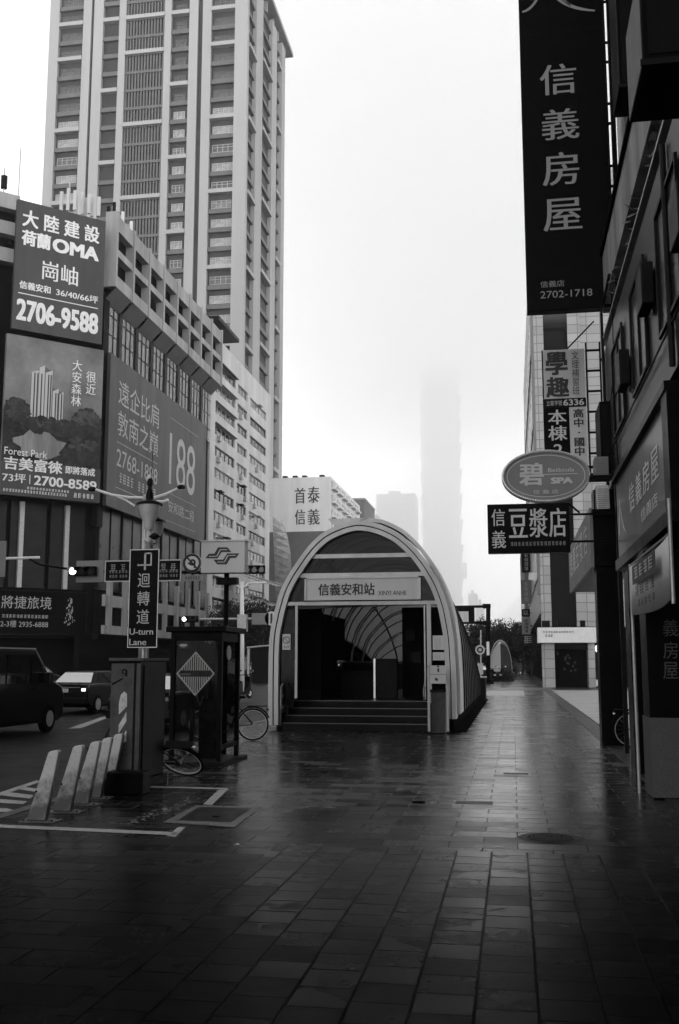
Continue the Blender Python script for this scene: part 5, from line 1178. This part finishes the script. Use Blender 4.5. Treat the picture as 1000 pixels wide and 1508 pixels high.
def person(label, loc, rz, coat, umb=False):
    t_ = thing('person', label, 'person', loc, rz, 'people far down the pavement')
    V = [(0, 0, .95), (0, 0, 1.15), (0, 0, 1.38), (0, 0, 1.5), (0, .02, 1.62), (-.09, 0, .9), (-.11, .08, .5), (-.11, -.02, .08), (-.11, .12, .04), (.09, 0, .9), (.10, -.06, .5), (.10, -.22, .1), (.1, -.1, .05), (-.18, 0, 1.38), (-.23, -.03, 1.1), (-.22, .08, .86), (.18, 0, 1.38), (.23, .02, 1.1), (.22, .1, .86)]
    E_ = [(0, 1), (1, 2), (2, 3), (3, 4), (0, 5), (5, 6), (6, 7), (7, 8), (0, 9), (9, 10), (10, 11), (11, 12), (2, 13), (13, 14), (14, 15), (2, 16), (16, 17), (17, 18)]
    rad = [.15, .14, .15, .055, .1, .09, .065, .04, .04, .09, .065, .04, .04, .06, .045, .035, .06, .045, .035]
    me = bpy.data.meshes.new('body'); me.from_pydata(V, E_, []); me.materials.append(coat); o = bpy.data.objects.new('body', me); sc.collection.objects.link(o); o.parent = t_
    md = o.modifiers.new('skin', 'SKIN'); 
    lay = me.skin_vertices[0] if me.skin_vertices else None
    if lay is None:
        bpy.context.view_layer.objects.active = o; bpy.ops.mesh.customdata_skin_add(); lay = me.skin_vertices[0]
    for i, r_ in enumerate(rad): lay.data[i].radius = (r_, r_); lay.data[i].use_root = i == 0
    o.modifiers.new('sub', 'SUBSURF').render_levels = 1
    MB().lathe([(0, 0), (.09, .0), (.115, .06), (.09, .13), (0, .16)], (0, -.01, 1.6), 12).build('hair', M['hair'], t_, smooth=True)
    return t_
q = aZ(773, 996.5); person('person in dark clothes walking away far down the pavement', (aY(773, 990, 118).x, 118, 0), 0, M['cloth'])
person('second person, paler coat, left of the dark-clothed walker far down the pavement', (aY(766.5, 990, 126).x, 126, 0), .3, M['cloth2'])
person('distant person with a grey coat just right of the far scooters', (aY(761, 990, 104).x, 104, 0), .2, M['cloth2'])
person('distant person in black near the fascia corner of the tiled building', (aY(782, 990, 92).x, 92, 0), 2.8, M['cloth'])

# ================================================================== RIGHT SIDE
FX = aY(907, 150, 22).x; print('FX', FX, 'TX', TX)
PR = Plane((FX, 22), (0, -1))                         # near shophouse facade, along the pavement
sh = thing('near_shophouse', 'dark shophouse looming along the right edge, with pillars, grimy bands and ledges', 'building', (2.15, 22, 0))
up = FX - 2.15
# local: x outward to the right, y along the street (negative = nearer the camera)
wt = tile_mat('dark square tile', .055, .3, .3, .25); wt2 = tile_mat('small grey tile', .13, .22, .16, .35)
box('wall', wt, sh, up + .35, up + 9, -30, 0, 5.2, 40)
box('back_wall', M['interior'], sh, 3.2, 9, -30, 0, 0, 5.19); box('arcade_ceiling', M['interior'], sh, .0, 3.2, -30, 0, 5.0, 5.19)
band = mat('grimy render band', .2, .7, var=.6, scale=1.6, streak=True)
lo = 2.07 - 2.15
box('lintel', M['interior'], sh, .02, .5, -30, -1.35, 2.951, 4.999)
box('spandrel_band', band, sh, lo, lo + .2, -30, -.1, 9.05, 10.1); box('ledge', M['galv'], sh, lo - .05, lo + .3, -30, -.1, 8.31, 8.36); box('ledge', M['interior'], sh, lo - .06, up + .36, -30, -.05, 10.101, 10.2)
box('window_recess', M['interior'], sh, lo + .25, up + .36, -30, -.05, 8.15, 10.1); box('lower_fascia', tile_mat('dark glazed tile', .010, .25, .25, .2), sh, lo, up + .36, -30, -.03, 5.19, 8.14)
for i in range(6):
    y = -2.2 - i * 3.1; box('window', M['dim_glass'], sh, lo - .02, lo - .002, y - 1.7, y, 5.9, 7.5); MB().box(lo - .06, lo - .021, y - 1.76, y + .06, 7.5, 7.56).box(lo - .06, lo - .021, y - 1.76, y + .06, 5.84, 5.9).box(lo - .05, lo - .021, y - .9, y - .85, 5.9, 7.5).box(lo - .06, lo - .021, y, y + .06, 5.9, 7.5).box(lo - .06, lo - .021, y - 1.76, y - 1.7, 5.9, 7.5).build('window_frame', M['dark'], sh)
    a_ = MB().box(lo - .2, lo - .03, y - 2.65, y - 2.0, 6.2 + .3 * (i % 2), 6.8 + .3 * (i % 2)).build('air_conditioner', M['dark'], sh, bevel=.02)
MB().path([(lo - .06, -.6, 5.2), (lo - .06, -.6, 8.9), (lo - .06, -2.5, 9.0)], .03).path([(lo - .05, -9.3, 5.2), (lo - .05, -9.3, 8.1)], .04).path([(lo - .05, -1.0, 5.75), (lo - .05, -20, 5.7)], .015).build('conduit', M['dark'], sh)
for i in range(9): box('window_frame', M['dark'], sh, lo + .2, lo + .249, -29.5 + i * 3.2, -29.35 + i * 3.2, 8.36, 9.05)
for k, z in enumerate((14.4, 18.6, 22.8)):
    box('spandrel_band', band, sh, up, up + .34, -30, -1.5, z, z + 1.2); box('ledge', M['galv'], sh, up - .12, up + .34, -30, -1.5, z - .9, z - .84)
    for i in range(7): box('window', M['glass'], sh, up + .3, up + .345, -29 + i * 4.1, -25.6 + i * 4.1, z + 1.5, z + 3.2)
box('corner_pier', wt2, sh, up + .0, up + .349, -1.4, -.002, 10.21, 40)
rr = random.Random(31)
for i in range(16):
    m = MB()
    for j in range(30): y = -2.5 - i * 1.4 + rr.uniform(-.6, .6); z = 8.4 + rr.random() * .7; q = Vector((rr.gauss(0, 1), rr.gauss(0, 1), rr.gauss(0, 1))).normalized() * .12; v_ = q.orthogonal().normalized() * .05; p_ = Vector((lo + .1 + rr.uniform(-.12, .1), y, z)); m.quad(p_ - q, p_ + v_, p_ + q, p_ - v_)
    if i % 2 == 0: m.build('ledge_plants', M['leaf2'], sh)
# pillars of the arcade: (px left, px right, depth, base)
def pillar(x0, x1, Y, name='pillar', m='granite', top=5.0, dep=.55):
    a, c = aY(x0, 1050, Y), aY(x1, 1050, Y); return box(name, M[m], sh, a.x - 2.15, c.x - 2.15, Y - 22, Y - 22 + dep, 0, top)
blk = 'black'
pillar(885.5, 918, 20.7, m=blk); pillar(933, 952, 15.6, m=blk, dep=.6, top=2.95); 
p1_ = pillar(957, 1040, 12.9, m=blk, dep=.6, top=2.95)
a, c = aY(956, 1050, 12.88), aY(1042, 1050, 12.88); box('pillar_base', mat('speckled granite', .05, .5, var=.6, scale=70), sh, a.x - 2.15, c.x - 2.15, -9.14, -8.45, .021, aY(975, 1057, 12.9).z)
box('downpipe', M['dark'], sh, aY(918.5, 1050, 19).x - 2.15, aY(925, 1050, 19).x - 2.15, -3, -2.9, 0, 5.)
for i, y in enumerate((9.2, 5.5, 1.8, -2)): box('pillar', M[blk], sh, .1, .7, y - 22, y - 21.4, 0, 2.95)
# dim vertical lettering on the near pillar
pl = Plane((a.x, 12.88), (1, 0)); m = MB()
for ch, y0, y1 in (('義', 912, 937), ('房', 945, 970), ('屋', 975, 1000)):
    (u0, z0), (u1, z1) = pl.uv(977, y1), pl.uv(998, y0); m.text(ch, a.x - 2.15 + u0, a.x - 2.15 + u1, z0, z1, y=-9.125, bold=0)
m.build('pillar_lettering', mat('dim lettering', .035, .5), sh)
# cables
m = MB(); pts_ = []
for k in range(14): f = k / 13; pts_.append((-.1 + .05 * math.sin(f * 9), -3.2 + f * 1.2, 8.6 - 4.6 * f + .3 * math.sin(f * 14)))
m.path(pts_, .015, 6).path([(x - .06, y + .5, z) for x, y, z in pts_], .01, 6).build('cable', M['rubber'], sh)

def perp(Y): return Plane((0, Y), (1, 0))
def hang(name, label, cat, Y, x0, y0, x1, y1, face, thick=.25, frame=None, group=None):
    return sign_on(perp(Y), name, label, cat, x0, y0, x1, y1, 0, thick, face, frame=frame, group=group)
# A: tall banner sign
G_ = 'signs hanging out over the pavement on the right'
r, wd, ht, th = hang('hanging_sign', 'very tall dark vertical sign with four grey characters and 2702-1718, top right of the photo', 'shop sign', 21.6, 776.5, 459, 880, -170, M['black'], .28, group=G_)
pl = perp(21.6 - .28)
def rel(x, y): u, z = pl.uv(x, y); return u - r.location.x, z - r.location.z
m = MB()
for ch, x0, x1, y0, y1 in (('信', 795.5, 848, 142, 92), ('義', 798.5, 852, 208, 158), ('房', 799.5, 852, 275, 222), ('屋', 800.5, 856, 342, 290)):
    a, c = rel(x0, y0), rel(x1, y1); m.text(ch, a[0], c[0], a[1], c[1], y=-th - .012, bold=.015)
a, c = rel(796, 424), rel(831, 412.5); m.text('信義店', a[0], c[0], a[1], c[1], y=-th - .012, bold=0.); a, c = rel(796, 440), rel(872, 425); m.text('2702-1718', a[0], c[0], a[1], c[1], y=-th - .012, bold=0.)
m.build('lettering', M['letter_grey'], r)
m = MB()
def stroke(P0, P1, P2, w0, w1, n=16):
    L = []; 
    for i in range(n + 1):
        t = i / n; x = (1 - t) ** 2 * P0[0] + 2 * t * (1 - t) * P1[0] + t * t * P2[0]; y = (1 - t) ** 2 * P0[1] + 2 * t * (1 - t) * P1[1] + t * t * P2[1]; w_ = w0 + (w1 - w0) * t
        L.append((rel(x, y - w_), rel(x, y + w_)))
    for (a1, b1), (a2, b2_) in zip(L, L[1:]): m.quad((b1[0], -th - .012, b1[1]), (b2_[0], -th - .012, b2_[1]), (a2[0], -th - .012, a2[1]), (a1[0], -th - .012, a1[1]))
stroke((769, 18), (790, 14), (802, -30), 1.2, 5); stroke((812, -12), (832, 14), (876, 16), 4.5, 1.2)
stroke((812, -30), (815, -8), (840, 8), 2, 2)
m.build('emblem', M['letter_grey'], r)
a, c = rel(770, 53), rel(877, 42); MB().quad((.02, -th - .01, a[1]), (wd - .02, -th - .01, a[1] + .02), (wd - .02, -th - .01, a[1] + .035), (.02, -th - .01, a[1] + .015)).build('seam', M['dark'], r)
m = MB(); x2 = 2.15 - r.location.x; xa_ = wd + .01
xr = rel(905, 200)[0]
m.box(xr - .05, xr + .05, -.2, -.1, 0, ht); m.box(xa_, xa_ + .03, -.2, -.1, 0, ht)
z = .3; k = 0
while z < ht: m.box(xa_ + .03, xr - .05, -.17, -.13, z, z + .05); z += (.98, .46)[k % 2]; k += 1
m.box(xr + .05, max(x2, xr + .1), -.17, -.13, 1.0, 1.08).box(xr + .05, max(x2, xr + .1), -.17, -.13, 5, 5.08).box(xr + .05, max(x2, xr + .1), -.17, -.13, 9, 9.08)
m.build('bracket', M['black'], r)
# B: study centre sign
r, wd, ht, th = hang('hanging_sign', 'pale vertical sign panel with dense characters and 6336, below the very tall dark sign', 'shop sign', 25.5, 803, 705, 860.5, 513, M['light_board'], .2, group=G_)
pl = perp(25.5 - .2)
yy = -th - .01
box('dark_column', M['black'], r, 0, wd * .6, -th - .006, -th - .001, 0, ht * .545); box('number_strip', M['dark'], r, 0, wd, -th - .009, -th - .0065, ht * .545, ht * .615); box('dark_column', M['black'], r, 0, .03, -th - .006, -th - .001, ht * .62, ht)
m = MB(); m.text('學', wd * .08, wd * .60, ht * .80, ht * .985, y=yy - .004, bold=.035); m.text('趣', wd * .08, wd * .62, ht * .625, ht * .785, y=yy - .004, bold=.035)
m.text('文\n理\n補\n習\n班', wd * .69, wd * .86, ht * .64, ht * .98, y=yy, bold=0); m.text('高\n中\n·\n國\n中\n·\n國', wd * .69, wd * .93, ht * .02, ht * .53, y=yy, bold=.03)
m.build('lettering_dark', M['lettering_dark'], r)
m = MB(); m.text('立案字號', wd * .08, wd * .44, ht * .56, ht * .60, y=yy - .004, bold=0.); m.text('6336', wd * .47, wd * .95, ht * .557, ht * .605, y=yy - .004, bold=.03); m.text('本\n棟\n2\n樓', wd * .10, wd * .54, ht * .04, ht * .53, y=yy, bold=.02); m.build('lettering', M['light_board'], r)
m = MB(); 
for x in (1.02, 1.34): m.box(wd * x, wd * x + .04, -.16, -.1, 0, ht * 1.05)
for k in range(7): m.box(wd * 1.02 + .04, wd * 1.34, -.15, -.11, ht * (k * .16 + .02), ht * (k * .16 + .02) + .05)
m.box(wd * 1.34, 2.2 - r.location.x + .6, -.15, -.11, ht * .3, ht * .32).box(wd * 1.34, 2.2 - r.location.x + .6, -.15, -.11, ht * .9, ht * .92)
m.tube((wd * .6, -.1, ht * 1.01), (wd * 1.25, -.1, ht * 1.22), .02, 6)
m.build('bracket', M['black'], r)
# C: oval sign
CY_ = 21.; pl = perp(CY_); (uc, zc), (ue, _), (_, ze) = pl.uv(803.5, 702.5), pl.uv(869, 702.5), pl.uv(803, 664.5)
ov = thing('oval_sign', 'grey oval sign with a beaded rim and a large character beside SPA', 'shop sign', (uc, CY_, zc), 0, G_)
A, B = ue - uc, ze - zc
def ell(a_, b_, n=64): return [(a_ * math.cos(2 * PI * i / n), b_ * math.sin(2 * PI * i / n)) for i in range(n)]
MB().prism(ell(A - .04, B - .04), -.12, .06).build('panel', M['grey_board'], ov)
o, q = ell(A, B), ell(A - .05, B - .05); MB().band(o + o[:1], q + q[:1], -.16, .08).build('rim', M['steel'], ov)
o, q = ell(A - .1, B - .1), ell(A - .115, B - .115); MB().band(o + o[:1], q + q[:1], -.124, -.1205).build('inner_line', M['light_board'], ov)
m = MB()
for i in range(100): t_ = 2 * PI * i / 100; m.lathe([(0, -.02), (.018, -.01), (.018, .01), (0, .02)], ((A - .02) * math.cos(t_), -.17, (B - .02) * math.sin(t_)), 6)
m.build('beads', M['chrome'], ov)
def rl(x, y): u, z = pl.uv(x, y); return u - uc, z - zc
m = MB(); a, c = rl(765, 717), rl(800, 683); m.text('碧', a[0], c[0], a[1], c[1], y=-.13, bold=.03); a, c = rl(807, 697), rl(845, 690); m.text('Betbcula', a[0], c[0], a[1], c[1], y=-.13, bold=.01); a, c = rl(811, 714), rl(843, 704); m.text('SPA', a[0], c[0], a[1], c[1], y=-.13, bold=.06); a, c = rl(785, 729), rl(822, 722); m.text('信 義 店', a[0], c[0], a[1], c[1], y=-.13, bold=0)
a, c = rl(765, 701), rl(850, 699.5); m.quad((a[0], -.131, a[1]), (c[0], -.131, a[1]), (c[0], -.131, c[1]), (a[0], -.131, c[1])); m.build('lettering', M['light_board'], ov)
MB().box(A - .1, 2.2 - uc, -.02, .02, -.1, -.05).box(A - .3, 2.2 - uc, -.02, .02, .15, .2).build('bracket', M['black'], ov)
# D: soy milk shop sign
r, wd, ht, th = hang('hanging_sign', 'wide black sign with five pale characters, directly under the oval sign', 'shop sign', 20.3, 719, 815, 838, 740, M['black'], .2, group=G_)
m = MB(); yy = -th - .012
m.text('信', wd * .05, wd * .215, ht * .55, ht * .90, y=yy, bold=.01); m.text('義', wd * .05, wd * .22, ht * .10, ht * .46, y=yy, bold=.01)
for ch, a, c in (('豆', .26, .49), ('漿', .51, .735), ('店', .75, .96)): m.text(ch, wd * a, wd * c, ht * .30, ht * .90, y=yy, bold=.02)
m.build('lettering', M['light_board'], r); m = MB(); m.glyphs(wd * .27, wd * .95, ht * .14, ht * .22, 15, yy); m.build('small_lettering', M['letter_grey'], r)
MB().box(wd + .001, 2.2 - r.location.x, -.12, -.08, ht * .75, ht * .79).box(wd + .001, 2.2 - r.location.x, -.12, -.08, ht * .2, ht * .24).tube((wd, -.1, ht), (wd + .2, -.1, ht * .8), .02).build('bracket', M['black'], r)
# E: oblique box sign parallel to the street
PE = Plane((1.62, 26), (0, -1))
(u0, z0), (u1, z1) = PE.uv(842.5, 872), PE.uv(873, 765)
e = thing('box_sign', 'pale projecting box sign seen edge-on beneath the oval sign, with a black end', 'shop sign', (1.62, 26 - u0, 0), PE.rz)
zt0, zb0 = PE.uv(842.5, 806)[1], PE.uv(842.5, 874)[1]; L_ = u1 - u0
box('panel', M['grey_board'], e, 0, L_, -.06, 0, zb0, zt0); box('body', M['black'], e, 0.02, L_ + .01, .001, .9, zb0 + .03, zt0 - .03)
m = MB()
for i in range(5): m.text('信義豆漿店'[i], L_ * (.08 + .17 * i), L_ * (.22 + .17 * i), zb0 + (zt0 - zb0) * .3, zb0 + (zt0 - zb0) * .85, y=-.068, bold=.02)
m.build('lettering', M['letter'], e)
# light and dark boxes on the wall beyond (air conditioner housings)
for i, (x0, y0, x1, y1, Y, f, lab) in enumerate(((876, 700, 896, 672, 20.5, 'grey_board', 'pale air conditioner box beside the right tip of the oval sign'), (879, 750, 897, 714, 20.4, 'galv', 'pale box under the air conditioner box, right of the oval sign'))):
    pl = perp(Y); (u0, z0), (u1, z1) = pl.uv(x0, y0), pl.uv(x1, y1)
    o = thing('air_conditioner', lab, 'air conditioner', (u0, Y, z0), 0, 'boxes on the shophouse wall'); box('casing', M[f], o, 0, u1 - u0, 0, .4, 0, z1 - z0, bevel=.015); box('shelf', M['black'], o, -.1, u1 - u0 + .05, -.03, .45, -.06, -.001)
    m = MB(); [m.box(.02, u1 - u0 - .02, -.006, -.001, .03 + k * .04, .045 + k * .04) for k in range(int((z1 - z0 - .05) / .04))]; m.build('grille', M['tower_dark'], o)
# F: big oblique fascia sign
PF = Plane((1.72, 22), (0, -1)); ua, ub_ = PF.uv(914, 760)[0], PF.uv(990, 650)[0]; z1, z0 = PF.uv(914, 709)[1], PF.uv(914, 828)[1]; L_ = ub_ - ua
f = thing('fascia_sign', 'big grey oblique fascia sign with four white characters and a feather mark, on the right', 'shop sign', (1.72, 22 - ua, 0), PF.rz)
box('panel', mat('glossy sign face', .06, .35, spec=.3, var=.2, scale=.4, coat=.1), f, 0, L_, -.05, 0, z0, z1); MB().box(-.06, L_ + .4, -.12, .12, z1 + .001, z1 + .09).box(-.06, L_ + .4, -.1, .1, z0 - .16, z0 - .001).box(L_ + .001, L_ + .4, -.1, .1, z0, z1).build('frame', M['black'], f)
H_ = z1 - z0; m = MB()
for i, ch in enumerate('信義房屋'): m.text(ch, L_ * (.32 + .145 * i), L_ * (.44 + .145 * i), z0 + H_ * .40, z0 + H_ * .72, y=-.058, bold=.02)
m.text('信義店', L_ * .55, L_ * .84, z0 + H_ * .16, z0 + H_ * .30, y=-.058)
for k in range(5): m.quad((L_ * .1, -.058, z0 + H_ * (.62 - .05 * k)), (L_ * .115, -.058, z0 + H_ * (.6 - .05 * k)), (L_ * (.17 + .02 * k), -.058, z0 + H_ * (.32 - .03 * k)), (L_ * (.16 + .02 * k), -.058, z0 + H_ * (.33 - .03 * k)))
m.quad((L_ * .04, -.058, z0 + H_ * .3), (L_ * .055, -.058, z0 + H_ * .3), (L_ * .10, -.058, z0 + H_ * .72), (L_ * .09, -.058, z0 + H_ * .72)); m.build('lettering', M['letter'], f)
# G: small sagging banner on its pole
PG = Plane((1.5, 15), (0, -1)); ua, ub_ = PG.uv(930, 870)[0], PG.uv(989, 830)[0]; zb_, zt_ = PG.uv(930, 909)[1], PG.uv(930, 834)[1]; L_ = ub_ - ua
bn = thing('cloth_banner', 'pale cloth banner on a thin pole under the big fascia sign', 'banner', (1.5, 15 - ua, 0), PG.rz)
m = MB(); n = 20; hh = zt_ - zb_
vs = []
for i in range(n + 1): t_ = i / n; yw = -.025 * math.sin(t_ * 7) ; vs += [(L_ * t_, yw - .01, zb_ + .02 - .04 * math.sin(PI * t_)), (L_ * t_, yw * .4 - .01, zt_ - .03 * math.sin(PI * t_)), (L_ * t_, yw + .005, zb_ + .02 - .04 * math.sin(PI * t_)), (L_ * t_, yw * .4 + .005, zt_ - .03 * math.sin(PI * t_))]
for i in range(n): a = i * 4; m_ = [(a, a + 4, a + 5, a + 1), (a + 2, a + 3, a + 7, a + 6), (a, a + 2, a + 6, a + 4), (a + 1, a + 5, a + 7, a + 3)]; m.f += m_; m.m += [0] * 4
m.v = vs; m.build('cloth', M['light_board'], bn, smooth=True)
m = MB(); m.box(L_ * .22, L_ * .82, -.068, -.064, zb_ + hh * .55, zb_ + hh * .9); m.glyphs(L_ * .28, L_ * .8, zb_ + hh * .30, zb_ + hh * .48, 4, -.07); m.glyphs(L_ * .35, L_ * .8, zb_ + hh * .1, zb_ + hh * .22, 5, -.07); m.build('print', M['dark'], bn); m = MB(); m.glyphs(L_ * .28, L_ * .78, zb_ + hh * .62, zb_ + hh * .84, 4, -.074); m.build('print_pale', M['light_board'], bn)
MB().tube((-.02, 0, 0), (-.02, 0, zt_ + .04), .022, 8).tube((L_, 0, zb_ - .02), (L_ + .02, 0, zt_ + .35), .02, 8).tube((-.02, 0, zt_ + .02), (L_ + .02, 0, zt_ + .02), .012, 6).build('pole', M['galv'], bn)
# H: dark sign boxes high on the near building
for i, (x0, y0, x1, y1, Y, lab) in enumerate(((946, 93, 1060, -60, 9.2, 'large black sign box at the very top right corner'), (912, 127, 934, -80, 17.5, 'narrow black sign box right of the ladder bracket at the top'), (886, 690, 905, 590, 20.9, 'dark ribbed housing on the shophouse wall above the pale boxes'))):
    pl = perp(Y); (u0, z0), (u1, z1) = pl.uv(x0, y0), pl.uv(x1, y1); o = thing('sign_box', lab, 'sign box', (u0, Y, z0), 0, 'black sign boxes on the near shophouse'); w_ = max(u1 - u0, 2.2 - u0)
    box('body', M['black'], o, 0, w_, 0, 1.1, 0, z1 - z0, bevel=.02); box('edge_trim', M['dark'], o, -.02, w_, -.02, -.001, -.03, .03); box('face', M['darkwall'], o, .06, w_ - .06, -.012, -.001, .08, z1 - z0 - .08)
# far vertical sign stack
FSY = 112; pl = perp(FSY)
labs = ['topmost small vertical sign of the far stack, dark with pale letters', 'small arched dark sign in the middle of the far stack', 'small sign with one white character in the far stack', 'pale narrow sign under the white character sign', 'wide dark sign at the foot of the far stack']
for i, (x0, y0, x1, y1, f_, bdr) in enumerate(((768, 843, 781, 812, 'black', 1), (768, 889, 780.5, 854, 'tower_dark', 0), (768.5, 908, 780.5, 897, 'black', 1), (769, 934, 781, 909, 'grey_board', 0), (765, 950, 789, 934, 'dark', 0))):
    r, wd, ht, th = sign_on(pl, 'street_sign', labs[i], 'shop sign', x0, y0, x1, y1, 0, .4, M[f_], group='far stack of small signs')
    m = MB()
    if i == 2: m.text('以', wd * .2, wd * .8, ht * .15, ht * .85, y=-.42, bold=.02)
    else: m.glyphs(wd * .25, wd * .75, ht * .08, ht * .92, 1 if i == 4 else 4, -.42, vertical=True, rnd=random.Random(i))
    m.build('lettering', M['letter_grey'] if f_ != 'grey_board' else M['dark'], r)
    MB().box(wd, wd + 1.5, -.2, -.1, ht * .45, ht * .55).build('bracket', M['dark'], r)
# corrugated awnings on the pale block
for i, (x0, x1, y0, y1, lab) in enumerate(((352, 408, 846, 864, 'upper corrugated awning jutting from the pale apartment block'), (358, 400, 877, 893, 'lower corrugated awning jutting from the pale apartment block'))):
    Y = 135; a, c = aY(x0, y0, Y), aY(x1, y1, Y); aw = thing('corrugated_awning', lab, 'awning', (a.x, Y, a.z), 0, 'corrugated awnings over the far street'); wd = c.x - a.x; dz = c.z - a.z
    m = MB(); n = 36; vs = []
    for j in range(n + 1): t_ = j / n; x = wd * t_; z = dz * t_ + .05 * math.sin(t_ * PI * 24); vs += [(x, 0, z), (x, 5, z + .35), (x, 0, z + .06), (x, 5, z + .41)]
    for j in range(n): q = j * 4; m.f += [(q, q + 4, q + 5, q + 1), (q + 2, q + 3, q + 7, q + 6), (q, q + 2, q + 6, q + 4)]; m.m += [0] * 3
    m.v = vs; m.build('sheet', M['shade'], aw); MB().tube((0, 3, .4), (wd, 3, dz + .4), .12, 6).tube((wd * .5, 3, .0), (wd * .5, 3, -a.z), .1, 6).build('beam', M['galv'], aw)
# curved advertising board behind the metro arch, on the left
CVY = 150; a = aY(413, 830, CVY); m = MB(); cvb = thing('curved_board', 'curved pale glazed bay between the pale apartment block and the painted block', 'glazed bay', (a.x, CVY, 0)); n = 12
z1 = aY(420, 765, CVY).z; R_ = aY(426, 830, CVY).x - a.x
for j in range(n): f0, f1 = j / n, (j + 1) / n; xx = lambda f_: R_ * math.sin(f_ * PI * .9) ; zz = lambda f_: z1 * (1 - f_ * .55); m.quad((-.6, -3 + 3 * f0, zz(f0)), (xx(f0) + .3, 0, zz(f0)), (xx(f1) + .3, 0, zz(f1)), (-.6, -3 + 3 * f1, zz(f1)))
m.build('glazing', M['pane_light'], cvb); box('base', M['pale'], cvb, -.6, R_, .1, 6, 0, z1 * .45)
# low station-side wall and structures seen left of the arch
q = aY(388, 955, 88); sp_ = thing('roadside_shelter', 'low dark shelter with a pale sloping roof edge, left of the metro arch', 'shelter', (q.x, 88, -.15))
box('back', M['dark'], sp_, -1.2, 4, .5, 3, 0, 2.9); MB().tube((-1.5, 0, 3.0), (4, 0, 3.5), .08, 8).build('roof_edge', M['galv'], sp_); box('roof', M['dark'], sp_, -1.5, 4, .1, 3.2, 2.91, 3.05); box('pillar', M['galv'], sp_, -1.45, -1.25, 0, .2, 0, 3.)

# ================================================================== AIR
GH = .7
def volume(name, b, dens, label=None, v=1., g=.0):
    m = bpy.data.materials.new(name); m.use_nodes = True; t = m.node_tree; t.nodes.clear(); o = t.nodes.new('ShaderNodeOutputMaterial'); p = t.nodes.new('ShaderNodeVolumePrincipled')
    p.inputs['Color'].default_value = (v, v, v, 1); p.inputs['Density'].default_value = dens; p.inputs['Anisotropy'].default_value = g; t.links.new(p.outputs[0], o.inputs['Volume'])
    ob = MB().box(*b).build(name, m); ob['kind'] = 'stuff'; return ob
volume('haze', (-900, 900, -70, 2700, -1.6, 560), HAZE, g=GH)
for i, (z, d) in enumerate(((-1.2, .0018), (350, .001), (378, .004), (396, .008))): volume('fog_bank', (-340 + i, 340 + i, 260 + i, 1900 + i, z, 555 - i), d, g=GH)
